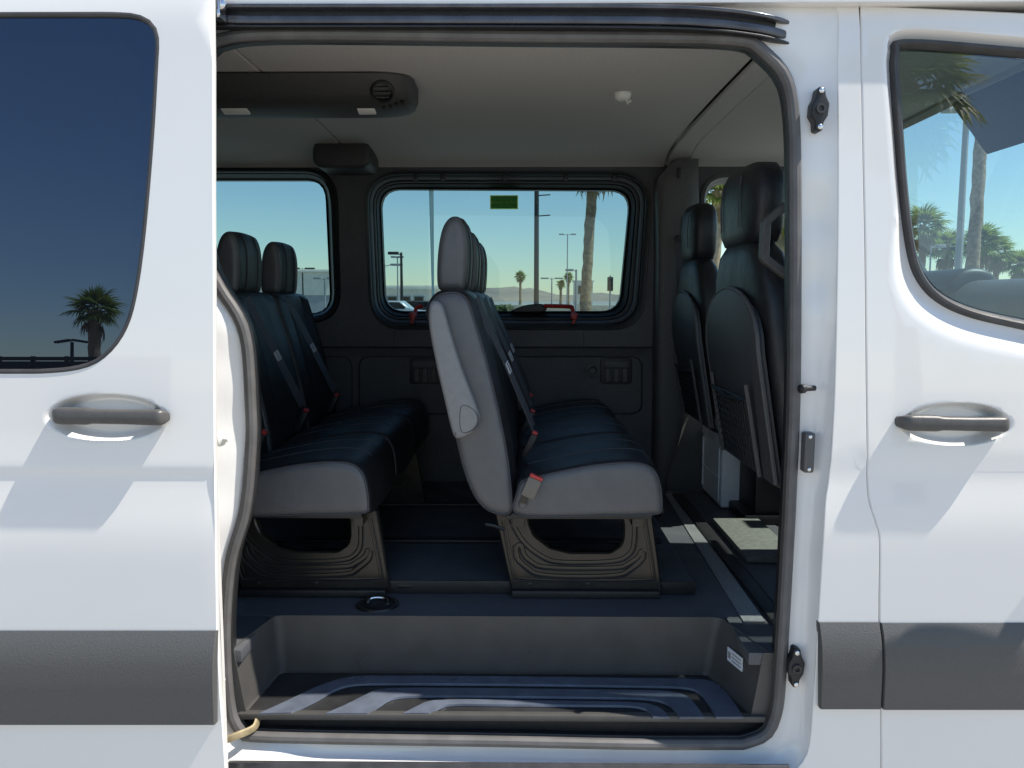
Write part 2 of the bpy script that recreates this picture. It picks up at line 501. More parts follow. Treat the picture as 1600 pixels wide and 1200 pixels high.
def palm(loc, h, rt, L, label, n=34, dead=10, lean=(0, 0), seed=1, group=None):
    r = random.Random(seed)
    t = thing('palm_tree', label, 'palm tree', loc, group)
    bm = NB()
    path = []; rad = []
    K = 26
    for k in range(K + 1):
        u = k / K
        path.append((loc[0] + lean[0] * u * u + .02 * r.uniform(-1, 1), loc[1] + lean[1] * u * u, loc[2] + h * u))
        rad.append(rt * (1.25 - 0.35 * min(1, u * 3)) * (1 + 0.07 * (k % 2)) * (1.0 if u < .93 else 1.15))
    tube(bm, path, rad, 12)
    obj('trunk', bm, M['trunk'], t)
    key = round(L, 2)
    if key not in FR: FR[key] = (frond_mesh('frond', L, M['frond']), frond_mesh('dry_frond', L * .9, M['deadfrond']))
    top = Vector((lean[0], lean[1], h - 0.1))
    for i in range(n + dead):
        dd = i >= n
        az = 2.39996 * i + r.uniform(-.25, .25)
        el = math.radians(r.uniform(-75, -50)) if dd else math.radians(78 - 108 * ((i + .5) / n) + r.uniform(-10, 10))
        o = bpy.data.objects.new('dry_frond' if dd else 'frond', FR[key][1 if dd else 0])
        COL.objects.link(o); o.parent = t
        o.location = top + Vector((0, 0, -0.25 * rt if not dd else -.15 * L))
        o.rotation_euler = (r.uniform(-.4, .4), -el, az)
        s = r.uniform(.85, 1.12); o.scale = (s, s, s)
    return t
def at(px, py, Y): return W(px, py, Y)
def base(px, Y, z=0.0):
    v = W(px, 480, Y); return (v.x, Y, z)

# palms seen through the far windows
palm(base(915, 27), 6.9, 0.19, 1.7, 'tall palm with thick bare tan trunk outside the middle window', 36, 14, (0.35, 0), 3)
palm(base(813, 150), 5.9, 0.24, 1.25, 'small dark palm left of the black pole outside the middle window', 30, 4, seed=4)
palm(base(888, 150), 5.8, 0.22, 1.15, 'small palm behind the lamp post beside the thick tan trunk', 30, 8, seed=5)
palm(base(876, 150), 4.5, 0.25, 1.05, 'lowest small palm near the thick tan trunk outside the middle window', 28, 6, seed=6)
palm(base(1117, 16), 3.7, 0.12, .8, 'bushy yellow green palm seen above the far cab seat', 26, 2, seed=8)
palm(base(1222, 21), 3.6, 0.15, 1.1, 'palm glimpsed through the ring beside the near cab seat', 40, 3, seed=9)
palm(base(1516, 24), 9.0, 0.2, 1.7, 'palm with thick grey trunk seen through the front door window', 36, 12, (0.1, 0), 10)
palm(base(1437, 46), 5.6, 0.2, 1.5, 'palm at the left edge of the front door window view', 36, 8, seed=11)
for k, (px, Y, h, txt) in enumerate([(1473, 48, 4.6, 'distant palm just left of the thick trunk in the front door window'),
                                     (1527, 48, 4.8, 'tallest distant palm just right of the thick trunk in the front door window'),
                                     (1553, 54, 4.6, 'distant bushy palm second right of the thick trunk in the front door window'),
                                     (1590, 60, 4.1, 'rightmost distant palm in the front door window')]):
    palm(base(px, Y), h, 0.2, 1.45, txt, 34, 8, seed=20 + k, group='distant palms in a row')

def lamp_post(px, Y, h, arms, label, r=0.07, m='pole', extra=0):
    b = base(px, Y)
    t = thing('lamp_post', label, 'lamp post', b, 'lamp posts around the lot')
    bm = NB(); tube(bm, [(b[0], Y, 0), (b[0], Y, h * .5), (b[0], Y, h)], [r * 1.15, r, r * .8], 10); obj('pole', bm, M[m], t)
    bm = NB(); add_box(bm, b[0] - r * 2, b[0] + r * 2, Y - r * 2, Y + r * 2, 0, .5, .03); obj('pole_base', bm, M['greywall'], t)
    for (dx, l) in arms:
        bm = NB(); tube(bm, [(b[0], Y, h - .15), (b[0] + dx * .5, Y, h - .05), (b[0] + dx, Y, h - .02)], .035, 6); obj('arm', bm, M[m], t)
        bm = NB(); x = b[0] + dx; add_box(bm, x - l / 2, x + l / 2, Y - .18, Y + .18, h - .12, h + .04, .03); obj('lamp_head', bm, M[m], t)
    for k in range(extra):
        bm = NB(); z = 4.6 - k * .62; tube(bm, [(b[0] - .02, Y, z), (b[0] + .42, Y, z + .03)], .02, 6); obj('bracket', bm, M[m], t)
    return t
lamp_post(838, 24, 9.0, [(-.9, .7), (.9, .7)], 'tall thick black pole in the middle window', 0.075, extra=2)
lamp_post(628, 46, 4.15, [(-.45, .6)], 'black lamp post with one head at the left of the middle window', 0.085)
lamp_post(622, 70, 5.2, [(-.3, .5), (.3, .5)], 'thin pale lamp post behind the black one at the left of the middle window', 0.06, 'polegrey')
lamp_post(886, 110, 10.3, [(-.8, .7), (.8, .7)], 'tallest thin pale lamp post beside the thick palm trunk', 0.08, 'polegrey')
lamp_post(900, 60, 3.7, [(-.5, .6)], 'short lamp post with one head just left of the thick palm trunk', 0.09, 'polegrey')
lamp_post(862, 90, 3.9, [(-.8, .9), (.8, .9)], 'T shaped lamp post between black pole and thick palm trunk', 0.08, 'polegrey')
lamp_post(602, 60, 4.1, [(.9, .9)], 'lamp post at the very left edge of the middle window', 0.06, 'polegrey')
lamp_post(508, 60, 3.1, [(-.5, .6), (.5, .6)], 'lamp post in front of the pale building in the rear window', 0.06, 'polegrey')
lamp_post(474, 75, 4.4, [(-.7, .9), (.7, .9)], 'lamp post behind the rear bench headrests', 0.06, 'pole')
lamp_post(1494, 30, 8.5, [(-.6, .6), (.6, .6)], 'grey lamp post left of the thick trunk, seen in the front door window', 0.13, 'polegrey')
lamp_post(1450, 44, 4.4, [(.5, .5)], 'short lamp post at left in the front door window', 0.05, 'polegrey')
# traffic signal
b = base(953, 55)
t = thing('traffic_signal', 'small black traffic signal at the right of the middle window', 'traffic light', b)
bm = NB(); tube(bm, [(b[0], b[1], 0), (b[0], b[1], 3.1)], .06, 8); obj('pole', bm, M['polegrey'], t)
bm = NB(); add_box(bm, b[0] - .19, b[0] + .19, b[1] - .15, b[1] + .15, 2.05, 3.0, .04); obj('signal_head', bm, M['pole'], t)
for k in range(3):
    bm = NB(); lathe(bm, [(.09, 0), (.09, .04), (.07, .05)], AX((0, -1, 0), (b[0], b[1] - .15, 2.22 + .3 * k)), 12); obj('lens', bm, M['black'], t)

def building(name, x0, x1, y0, y1, h, m, label, wins, wz, parapet=.35, lower=None):
    t = thing(name, label, 'building', ((x0 + x1) / 2, y0, 0))
    bm = NB(); add_box(bm, x0, x1, y0, y1, lower or 0, h, 0); obj('wall', bm, m, t)
    if lower:
        bm = NB(); add_box(bm, x0 + .05, x1 - .05, y0 + .05, y1 - .05, 0, lower - .004, 0); obj('lower_wall', bm, M['greywall'], t)
    bm = NB(); add_box(bm, x0 - .2, x1 + .2, y0 - .2, y1 + .2, h + .004, h + parapet, .05); obj('roof_edge', bm, M['stucco'], t)
    for (a, b_) in wins:
        bm = NB(); add_box(bm, a, b_, y0 - .06, y0 + .1, wz[0], wz[1], 0); f = obj('window', bm, M['polegrey'], t)
        bm = NB(); add_box(bm, a + .12, b_ - .12, y0 - .09, y0 - .05, wz[0] + .12, wz[1] - .12, 0); obj('pane', bm, M['carglass'], f)
    return t
xa, xb = W(470, 470, 75).x - 12, W(519, 470, 75).x + .3
building('warehouse', xa, xb, 75, 95, 4.0, M['stucco'], 'pale flat roofed building with grey lower wall in the rear window', [], (0, 0), .3, 1.9)
xa, xb = W(596, 470, 85).x - 3, W(684, 470, 85).x
building('showroom', xa, xb, 85, 100, 2.5, M['stucco'], 'low cream showroom with a row of windows at left of the middle window', [(xa + .8 + k * 1.4, xa + 1.9 + k * 1.4) for k in range(5)], (.9, 1.9), .5)
xa, xb = W(898, 470, 140).x, W(908, 470, 140).x + 2
building('stair_tower', xa, xb, 140, 144, 4.6, M['stucco'], 'narrow cream tower behind the thick palm trunk', [(xa + .5, xb - .5)], (2.5, 4.0), .3)

def parked_car(px, Y, label, m):
    b = base(px, Y); t = thing('parked_car', label, 'car', b, 'cars parked beyond the van')
    x = b[0]
    pr = [(-2.2, .3), (2.2, .3), (2.25, .62), (1.9, .85), (1.0, .93), (.45, 1.38), (-1.2, 1.4), (-1.9, .98), (-2.25, .9)]
    bm = NB(); prism(bm, [(x + a, c) for a, c in fillet(pr, .15, 4)], Y, Y + 1.75, .12); obj('body', bm, m, t)
    pr = [(-1.6, .97), (.8, .97), (.38, 1.31), (-1.15, 1.33)]
    bm = NB(); prism(bm, [(x + a, c) for a, c in fillet(pr, .08, 4)], Y - .012, Y + .05, 0); obj('side_window', bm, M['carglass'], t)
    for s in (-1.4, 1.38):
        bm = NB(); lathe(bm, [(.33, 0), (.33, .2), (.2, .21), (.19, .17)], AX((0, -1, 0), (x + s, Y + .18, .33)), 16); wh = obj('wheel', bm, M['rubber'], t)
        bm = NB(); lathe(bm, [(.2, 0), (.2, .03), (.05, .05)], AX((0, -1, 0), (x + s, Y + .005, .33)), 12); obj('rim', bm, M['chrome'], wh)
parked_car(612, 40, 'silver car at the lower left corner of the middle window', M['carpaint'])
parked_car(660, 52, 'dark car parked behind the front bench headrest', M['fence'])

def low_wall(px0, px1, Y, h, m, label, name='low_wall'):
    x0, x1 = W(px0, 470, Y).x, W(px1, 470, Y).x
    t = thing(name, label, 'wall', ((x0 + x1) / 2, Y, 0))
    bm = NB(); add_box(bm, x0, x1, Y, Y + .2, 0, h, .01); obj('wall', bm, m, t)
    bm = NB(); add_box(bm, x0 - .03, x1 + .03, Y - .03, Y + .23, h + .002, h + .08, .01); obj('coping', bm, M['stucco'], t)
    n = max(2, int(abs(x1 - x0) / 5))
    for k in range(n + 1):
        x = x0 + (x1 - x0) * k / n
        bm = NB(); add_box(bm, x - .14, x + .14, Y - .08, Y + .28, 0, h + .18, .02); obj('pier', bm, m, t)
low_wall(690, 1010, 70, .95, M['block'], 'long low tan block wall under the hills in the middle window')
low_wall(1300, 1700, 72, 1.3, M['stucco'], 'pale low wall behind the palms in the front door window')

# hedge in front of the wall
def hedge(px0, px1, Y, h, label):
    x0, x1 = W(px0, 470, Y).x, W(px1, 470, Y).x
    bm = NB(); r = random.Random(5)
    for i in range(900):
        c = Vector((r.uniform(x0, x1), Y + r.uniform(0, 1.2), h * r.random() ** .6 * (0.8 + .3 * math.sin(i * .01 + r.random()))))
        u = Vector((r.gauss(0, 1), r.gauss(0, 1), r.gauss(0, 1))).normalized() * .22; v = u.orthogonal().normalized() * .14
        bm.faces.new([bm.verts.new(c + u), bm.verts.new(c + v), bm.verts.new(c - u), bm.verts.new(c - v)])
    o = obj('hedge', bm, M['hedge'], sharp=180); o['label'] = label; o['category'] = 'hedge'
hedge(756, 800, 69, .9, 'low green hedge left of the black pole outside the middle window')

# ---- the other side, seen mirrored in the door windows
GA = math.atan(0.052)
def mirror_point(px, py, y0, D):
    """point at depth -D that the glass (plane y=y0, leaning back) shows at pixel px,py"""
    d = ray(px, py).normalized(); n = Vector((0, -math.cos(GA), math.sin(GA)))
    P = W(px, py, y0); rdir = d - 2 * d.dot(n) * n
    return P + rdir * ((-D - P.y) / rdir.y)
p = mirror_point(147, 478, -.10, 34)
palm((p.x, p.y, 0), p.z + .05, 0.27, 1.3, 'palm mirrored in the rear sliding door window', 30, 2, seed=31)
p = mirror_point(1419, 125, .03, 14)
palm((p.x, p.y, 0), p.z, 0.22, 1.65, 'palm mirrored at the left of the front door window', 40, 10, (0, 0), seed=33)
p = mirror_point(112, 527, -.10, 48)
t = thing('lamp_post', 'dark twin head lamp post mirrored beside the palm in the rear door window', 'lamp post', (p.x, p.y, 0))
bm = NB(); tube(bm, [(p.x, p.y, 0), (p.x, p.y, p.z)], [.13, .1], 8); obj('pole', bm, M['pole'], t)
for s in (-1, 1):
    bm = NB(); add_obox(bm, Matrix.Translation((p.x + s * .55, p.y, p.z + .05)) @ Matrix.Rotation(s * .15, 4, 'Y'), .95, .4, .14, .03); obj('lamp_head', bm, M['pole'], t)
p0 = mirror_point(-60, 565, -.10, 20); p1 = mirror_point(260, 565, -.10, 20)
t = thing('slat_fence', 'dark slatted fence mirrored along the bottom of the rear door window', 'fence', ((p0.x + p1.x) / 2, p0.y, 0))
x0, x1 = sorted((p0.x, p1.x)); h = p0.z + .25
bm = NB()
x = x0
while x < x1:
    add_box(bm, x, x + .088, p0.y - .02, p0.y, .1, h - .12); x += .095
sl = obj('slats', bm, M['fence'], t, kind='stuff')
for z in (.2, h - .05):
    bm = NB(); add_box(bm, x0, x1, p0.y - .07, p0.y - .022, z - .05, z + .05, .005); obj('rail', bm, M['fence'], t)
for k in range(7):
    x = x0 + (x1 - x0) * k / 6
    bm = NB(); add_box(bm, x - .05, x + .05, p0.y - .17, p0.y - .072, 0, h + .02, .01); obj('post', bm, M['fence'], t)

# ================================================================== VAN
VAN = thing('passenger_van', 'white passenger van with its side door slid open and dark grey side strips', 'van', (0, 0, 0))
def sm(a, b, x):
    t = max(0.0, min(1.0, (x - a) / (b - a))); return t * t * (3 - 2 * t)
ZC = W(0, 718, 0).z
def skin(x, z):
    y = 0.055 * max(0, z - ZC)
    y += 0.0035 * (1 - sm(ZC - .010, ZC + .004, z)) - 0.010 * (1 - sm(ZC - .15, ZC - .004, z))
    y += 0.028 * max(0, ZC - .18 - z)
    y += 0.10 * max(0, z - 1.93) ** 1.0 * sm(1.93, 2.02, z)
    return y
DOFF = -0.105
def dish(x, z, cx, cz, hx, hz, dep):
    q = ((x - cx) / hx) ** 2 + ((z - cz) / hz) ** 2
    return dep * (1 - sm(0.45, 1.0, q)) if q < 1 else 0.0

def dish_rings(cx, cz, hx, hz):
    pl = [(cx, cz)]
    for f in (.15, .3, .42, .52, .6, .67, .74, .8, .86, .91, .96, 1.0, 1.05, 1.12):
        n = 90 if f > .4 else 45
        pl += [(cx + hx * f * math.cos(2 * math.pi * k / n), cz + hz * f * math.sin(2 * math.pi * k / n)) for k in range(n)]
    return pl, (lambda x, z: ((x - cx) / hx) ** 2 + ((z - cz) / hz) ** 2 < 1.15 ** 2)
# ---------------------------------------------------------------- sliding door
hs = W(167, 652, DOFF + .01)
def ydoor(x, z):
    return DOFF + skin(x, z) + dish(x, z, hs.x, hs.z, .127, .050, .030)
edge = WS([(332, -60), (332, 100), (332, 300), (333, 500), (334, 700), (336, 850), (338, 985), (343, 1090), (346, 1127), (351, 1200), (356, 1260)], ydoor)
XL = edge[0][0] - 1.28
outer = [(XL, edge[0][1] + .01)] + edge[:] + [(XL, edge[-1][1])]
wr = WS([(170, 21), (212, 24), (236, 36), (246, 58), (245, 100), (238, 220), (226, 360), (214, 450), (200, 505), (178, 542), (148, 567), (110, 578), (60, 582)], ydoor)
wr = catmull(wr, 5, closed=False)
zt, zb = wr[0][1] + .002, wr[-1][1] - .001
XW = XL + .14
win = [(XW + .05, zt)] + wr + [(XW + .05, zb), (XW, zb + .05), (XW, zt - .05)]
win = resample(win, 170)
bm = panel(outer, [win], ydoor, .03, .012, .003, [(edge[0][0] - .55, edge[0][0] + .0, ZC - .05, ZC + .05, .011)], rings=[dish_rings(hs.x, hs.z, .127, .050)])
sdoor = obj('sliding_door', bm, M['paint'], VAN, 24)
# inner sheet of the door
bm = NB(); add_box(bm, XL + .02, edge[0][0] - .03, DOFF + .06, DOFF + .075, edge[-1][1] + .02, win[0][1] - .9); obj('inner_panel', bm, M['jamb'], sdoor)
gl = offset(win, -.006)
bm = panel(gl, [], lambda x, z: ydoor(x, z) + .006, .06, .004, .001)
obj('door_window', bm, M['privacy'], sdoor)
bm = NB(); lp = [(x, ydoor(x, z) + .004, z) for x, z in offset(win, -.001)]
tube(bm, lp, .0058, 8, closed=True); obj('window_seal', bm, M['rubber'], sdoor)

def handle(name, parent, px0, px1, pyc, y0, off, mount_left=True):
    """pull handle: thick mount, grip bar and end bow back into the panel"""
    a = W(px0, pyc[0], y0 - off); b = W(px1, pyc[1], y0 - off)
    n = 44; loops = []
    for i in range(n + 1):
        u = i / n
        c = a.lerp(b, u)
        l_ = math.sqrt(max(0.0, 1 - (1 - min(1, u / .16)) ** 2)); r_ = math.sqrt(max(0.0, 1 - (1 - min(1, (1 - u) / .07)) ** 2))
        out = off * (1 - (1 - min(1, u / .10)) ** 2.2) * (.55 + .45 * r_)
        hh = .0165 * (.22 + .78 * l_) * (.45 + .55 * r_) * (1.06 - .16 * sm(.33, .40, u) + .08 * sm(.6, 1.0, u))
        dd = .013 * (.35 + .65 * l_) * (.30 + .70 * r_)
        ctr = Vector((c.x, y0 - out + .006, c.z))
        L = []
        for k in range(14):
            an = 2 * math.pi * k / 14
            cs, sn = math.cos(an), math.sin(an)
            L.append(ctr + Vector((0, -dd * math.copysign(abs(cs) ** .6, cs), hh * math.copysign(abs(sn) ** .6, sn))))
        loops.append(L)
    bm = NB(); loft(bm, loops); o = obj(name, bm, M['handle'], parent, 60)
    for u in (.13, .88):
        c = a.lerp(b, u)
        bm = NB(); add_box(bm, c.x - .02, c.x + .02, y0 - off + .012, y0 + .025, c.z - .011, c.z + .011, .005); obj('handle_mount', bm, M['handle'], parent)
    return o
handle('door_handle', sdoor, 71, 258, (650, 653), ydoor(hs.x, hs.z + .06), .028)

def strip(parent, px0, px1, py0, py1, yf, name='rub_strip'):
    tl, tr = WS([(px0, py0), (px1, py0)], yf); bl, br = WS([(px0, py1), (px1, py1)], yf)
    n = 14; loops = []
    for (xt, zt_, xb_, zb_) in ((tl[0], tl[1], bl[0], bl[1]), (tr[0], tr[1], br[0], br[1])):
        L = []
        for k in range(n + 1):
            u = k / n; x = xt + (xb_ - xt) * u; z = zt_ + (zb_ - zt_) * u
            bul = .019 * (1 - (1 - min(1, u / .42)) ** 2.2) * (1 - .35 * sm(.5, 1, u))
            L.append((x, yf(x, z) - .003 - bul, z))
        L.append((xb_, yf(xb_, zb_) + .01, zb_)); L.append((xt, yf(xt, zt_) + .01, zt_))
        loops.append(L)
    a, b = loops
    mid = [[tuple(Vector(p).lerp(Vector(q), u)) for p, q in zip(a, b)] for u in (0, .5, 1)]
    def inset(L, dx): return [(p[0] + dx, p[1] + .004 if k <= n else p[1], p[2]) for k, p in enumerate(L)]
    bm = NB(); loft(bm, [inset(a, -.003), mid[0], mid[1], mid[2], inset(b, .003)])
    return obj(name, bm, M['trim'], parent, 45)
XLpx = -700
strip(sdoor, XLpx, 338, 985, 1127, lambda x, z: DOFF + skin(x, z))

# ---------------------------------------------------------------- body side round the opening
O_px = [(306, -6), (800, -6), (1200, -4), (1290, 0), (1309, 12), (1310, 100), (1311, 250), (1310, 400), (1306, 600), (1297, 740), (1290, 800), (1280, 970), (1272, 1100), (1262, 1180), (1230, 1215), (1150, 1222), (800, 1216), (420, 1206), (340, 1200), (312, 1170), (300, 1100), (298, 1000), (300, 700), (298, 400), (298, 60)]
S_px = [(330, 62), (420, 49), (800, 52), (1130, 56), (1190, 72), (1228, 112), (1243, 170), (1247, 300), (1246, 600), (1240, 760), (1233, 900), (1224, 1050), (1218, 1110), (1200, 1150), (1160, 1166), (1000, 1166), (800, 1162), (420, 1155), (375, 1146), (357, 1110), (348, 1000), (356, 880), (379, 795), (388, 700), (388, 640), (378, 520), (340, 452), (318, 400), (312, 300), (312, 100)]
SY = .055
NL = 220
def resloop(px, yf, Y=None):
    w_ = WX(px, Y) if Y is not None else WS(px, yf)
    return w_
# align both loops by angle-free index: resample each from its own matching corners
def segloop(px, idx, counts, Y=None, yf=None):
    w_ = WX(px, Y) if Y is not None else WS(px, yf)
    out = []
    m = len(idx)
    for k in range(m):
        i0, i1 = idx[k], idx[(k + 1) % m]
        seg = w_[i0:i1 + 1] if i1 > i0 else w_[i0:] + w_[:i1 + 1]
        sg = catmull(seg, 6, closed=False) if len(seg) > 2 else seg
        out += resample(sg, counts[k] + 1, closed=False)[:-1]
    return out
CNT = (60, 70, 60, 70)
Oxz = segloop(O_px, (0, 3, 14, 18), CNT, yf=skin)
Sxz = segloop(S_px, (0, 4, 14, 18), CNT, Y=SY)
# side skin: rear edge hidden, front edge = seam to the front door
gap = WS([(1341, -4), (1341, 10), (1346, 200), (1350, 400), (1352, 600), (1353, 740), (1357, 785), (1368, 820), (1373, 850), (1372, 970), (1375, 1105), (1375, 1300)], skin)
gap = catmull(gap, 4, closed=False)
gap = [q for q in gap if q[1] > .302]
ztop = gap[0][1]
XR = -2.7
outer = [(XR, ztop)] + gap + [(gap[-1][0], .30), (XR, .30)]
Ohole = [p for p in Oxz]
bm = panel(outer, [Ohole], skin, .05, .03, .0015)
side = obj('side_panel', bm, M['paint'], VAN, 24)
strip(side, 1280, 1371.5, 972, 1103, skin)
# jamb: ring from the skin edge to the door seal
loops = []
for u, yy in ((0, None), (.10, .35), (.25, .62), (.42, .80), (.58, .80), (.72, .92), (.88, .94), (1.0, 1.0)):
    L = []
    for o, s in zip(Oxz, Sxz):
        x = o[0] + (s[0] - o[0]) * u; z = o[1] + (s[1] - o[1]) * u
        y0 = skin(*o) + .002
        if yy is not None: yy_ = yy + (u - yy) * (1 - sm(-.6, -.45, x)) if x < -.45 else yy
        wob = (.003 * math.sin(z * 17 + 1) + .002 * math.sin(z * 41)) * math.sin(math.pi * u)
        L.append((x, y0 if yy is None else y0 + (SY - y0) * yy_ + wob, z))
    loops.append(L)
# inner flange behind the seal
loops.append([(x, SY + .03, z) for x, z in Sxz])
bm = NB(); loft(bm, loops, True, False, False)
jamb = obj('door_frame', bm, M['jamb'], VAN, 60)
# rubber seal round the opening
bm = NB(); lp = [(x, SY - .004, z) for x, z in offset(Sxz, -.007)]
tube(bm, lp, .0125, 10, closed=True); obj('door_seal', bm, M['rubber_grey'], VAN)
# dark rail under the sill
bm = NB(); add_box(bm, -.66, .60, -.006, .004, W(800, 1225, .0).z, W(800, 1192, .0).z, .002); obj('lower_rail', bm, M['railmetal'], VAN)
# inner edge trim behind the seal
bm = NB(); i1 = offset(Sxz, -.012); i2 = offset(Sxz, -.02)
loft(bm, [[(x, SY + .002, z) for x, z in Sxz], [(x, SY + .01, z) for x, z in i2], [(x, SY + .055, z) for x, z in i1]], True, False, False)
obj('opening_trim', bm, M['black'], VAN)

# latch parts on the front pillar jamb
def jamb_y(px): return SY - .012
def bracket(px, py, flip=1):
    y = .034; c = W(px, py, y); s = .00137
    pts = [(-4 * s, 34 * s), (6 * s, 32 * s), (8 * s, 20 * s), (14 * s, 8 * s), (12 * s, -10 * s), (6 * s, -20 * s), (4 * s, -34 * s), (-6 * s, -32 * s), (-7 * s, -18 * s), (-13 * s, -8 * s), (-12 * s, 8 * s), (-7 * s, 18 * s)]
    lp = [(c.x + a, c.z + b_) for a, b_ in fillet(pts, .006, 3)]
    bm = NB(); prism(bm, lp, y - .012, y + .03, .003); o = obj('door_guide', bm, M['black'], jamb)
    for s2 in (27, -27):
        bm = NB(); lathe(bm, [(.0055, 0), (.0055, .003), (.003, .0045)], AX((0, -1, 0), (c.x, y - .012, c.z + s2 * s)), 12); obj('screw', bm, M['chrome'], jamb)
    bm = NB(); lathe(bm, [(.011, 0), (.010, .006), (.006, .006), (.005, .001)], AX((0, -1, 0), (c.x, y - .012, c.z)), 14); obj('guide_socket', bm, M['rubber'], jamb)
bracket(1279, 172); bracket(1242, 1041)
c = W(1262, 607, .02)
bm = NB(); lathe(bm, [(.006, -.02), (.006, .010), (.010, .011), (.010, .020), (.006, .022)], AX((-1, -.5, 0), c), 14); obj('door_stop', bm, M['black'], jamb)
c = W(1263, 707, .03)
bm = NB(); prism(bm, fillet([(c.x - .011, c.z - .044), (c.x + .011, c.z - .044), (c.x + .012, c.z + .044), (c.x - .010, c.z + .044)], .005), .022, .05, .003); cp = obj('contact_plate', bm, M['trim'], jamb)
for s in (-.036, .036):
    bm = NB(); lathe(bm, [(.004, 0), (.004, .002), (.002, .003)], AX((0, -1, 0), (c.x, .022, c.z + s)), 10); obj('screw', bm, M['chrome'], jamb)
# rear jamb details: buffer, hook and lower roller arm
c = W(338, 686, .0)
bm = NB(); lathe(bm, [(.017, 0), (.014, .008), (.006, .012), (.004, .026)], AX((1, -.5, 0), c + Vector((.008, 0, 0))), 12); obj('buffer', bm, M['lamp'], jamb)
c = W(346, 1064, .02)
bm = NB(); add_box(bm, c.x - .012, c.x + .006, .0, .03, c.z - .004, c.z + .004, .002); obj('catch_pin', bm, M['label'], jamb)
a, b = W(345, 1158, .0), W(396, 1138, .045)
bm = NB(); tube(bm, catmull([a + Vector((-.06, 0, -.01)), a, a.lerp(b, .5) + Vector((0, -.01, .002)), b, b + Vector((.004, .02, .012))], 5, False), .009, 8, sx=.6); obj('roller_arm', bm, M['hook'], sdoor)
# upper rail channel of the sliding door
def rail_strip(name, pts, prof, m):
    P = [Vector(p) for p in catmull(pts, 6, False)]
    bm = NB(); sweep(bm, P, prof, upv=(0, -1, 0)); return obj(name, bm, m, VAN)
def railpath(yl, yr, Y):
    px = [(300, yl, 0), (700, yl, 0), (1000, yr, 0), (1110, yr + 4, 0), (1180, yr + 12, .008), (1215, yr + 20, .022), (1232, yr + 27, .045)]
    return [tuple(W(a, b_, Y + q)) for a, b_, q in px]
rc = fillet([(-.012, -.008), (.012, -.008), (.012, .008), (-.012, .008)], .004, 3)
rail_strip('upper_rail', railpath(10, 11, .022), [(a * .6, b_ * .5) for a, b_ in rc], M['railmetal'])
rail_strip('upper_rail', railpath(32, 33, .034), [(a * .8, b_ * 1.1) for a, b_ in rc], M['railmetal'])
rail_strip('rail_slot', railpath(21, 22, .044), [(a * .6, b_ * 1.8) for a, b_ in rc], M['black'])
rail_strip('rail_back', railpath(26, 27, .056), [(a * .3, b_ * 2.9) for a, b_ in rc], M['black'])
rail_strip('rail_lip', railpath(43, 45, .03), [(a * .9, b_ * .35) for a, b_ in rc], M['black'])
c = W(346, 20, .0)
bm = NB(); add_box(bm, c.x - .02, c.x + .004, -.02, .02, c.z - .016, c.z + .02, .004)
lathe(bm, [(.010, 0), (.011, .004), (.011, .012), (.008, .014)], AX((0, -1, 0), (c.x + .004, -.005, c.z + .012)), 14)
lathe(bm, [(.008, 0), (.009, .004), (.009, .010), (.006, .012)], AX((0, -1, 0), (c.x - .004, -.012, c.z - .008)), 14); obj('door_roller', bm, M['chrome'], sdoor)

# ---------------------------------------------------------------- front door
hf = W(1492, 662, .012)
fw_out = WS([(1420, 57), (1600, 70), (1800, 88), (2050, 115), (2140, 560), (1900, 545), (1700, 532), (1600, 513), (1520, 494), (1470, 470), (1440, 437), (1424, 390), (1412, 300), (1404, 200), (1398, 120), (1399, 80)], skin)
fw_out = catmull(fw_out, 5)
fw_out = resample(fw_out, 260)
fwo = np.array(fw_out); fwd = np.array(resample(fw_out, 3000))
GR = .030
def fdist(x, z):
    return math.sqrt(((fwd[:, 0] - x) ** 2 + (fwd[:, 1] - z) ** 2).min())
zlow = WS([(1440, 470)], skin)[0][1]
def yfront(x, z):
    d = fdist(x, z)
    wd = .018 + .045 * (1 - sm(zlow - .02, zlow + .22, z))
    g = (1 - sm(0, wd, d)) if d < wd else 0.0
    return skin(x, z) + .022 * g + dish(x, z, hf.x, hf.z, .121, .048, .030)
g2 = WS([(p_[0] + 4.2, p_[1]) for p_ in [(1341, 10), (1346, 200), (1350, 400), (1352, 600), (1353, 740), (1357, 785), (1368, 820), (1373, 850), (1372.5, 970), (1375, 1105), (1375, 1300)]], skin)
g2 = catmull(g2, 4, closed=False)
g2 = [q for q in g2 if q[1] > .302]
XF = 1.80
tr = WS([(1600, 22), (1900, 42)], skin)
outer = g2 + [(g2[-1][0], .30), (XF, .30), (XF, tr[1][1] - .02), tr[0]]
bm = panel(outer, [fw_out], yfront, .028, .03, .003, [], rings=[dish_rings(hf.x, hf.z, .121, .048), ([q for d in (.005, .010, .016, .022, .029, .037, .046, .056, .068) for q in resample(offset(fw_out, d), 260)], lambda x, z: fdist(x, z) < .075)])
fdoor = obj('front_door', bm, M['paint'], VAN, 24)
handle('door_handle', fdoor, 1405, 1581, (661, 664), yfront(hf.x, hf.z + .06), .028)
strip(fdoor, 1377.5, 2100, 973, 1104, skin)
fin = offset(fw_out, -.004); fin2 = offset(fw_out, -.016); fin3 = offset(fw_out, -.022)
bm = NB(); loft(bm, [[(x, skin(x, z) + .022, z) for x, z in offset(fw_out, .002)], [(x, skin(x, z) + .006, z) for x, z in fin], [(x, skin(x, z) + .006, z) for x, z in offset(fw_out, -.010)], [(x, skin(x, z) + .013, z) for x, z in fin2], [(x, skin(x, z) + .03, z) for x, z in fin3]], True, False, False)
obj('window_seal', bm, M['rubber'], fdoor)
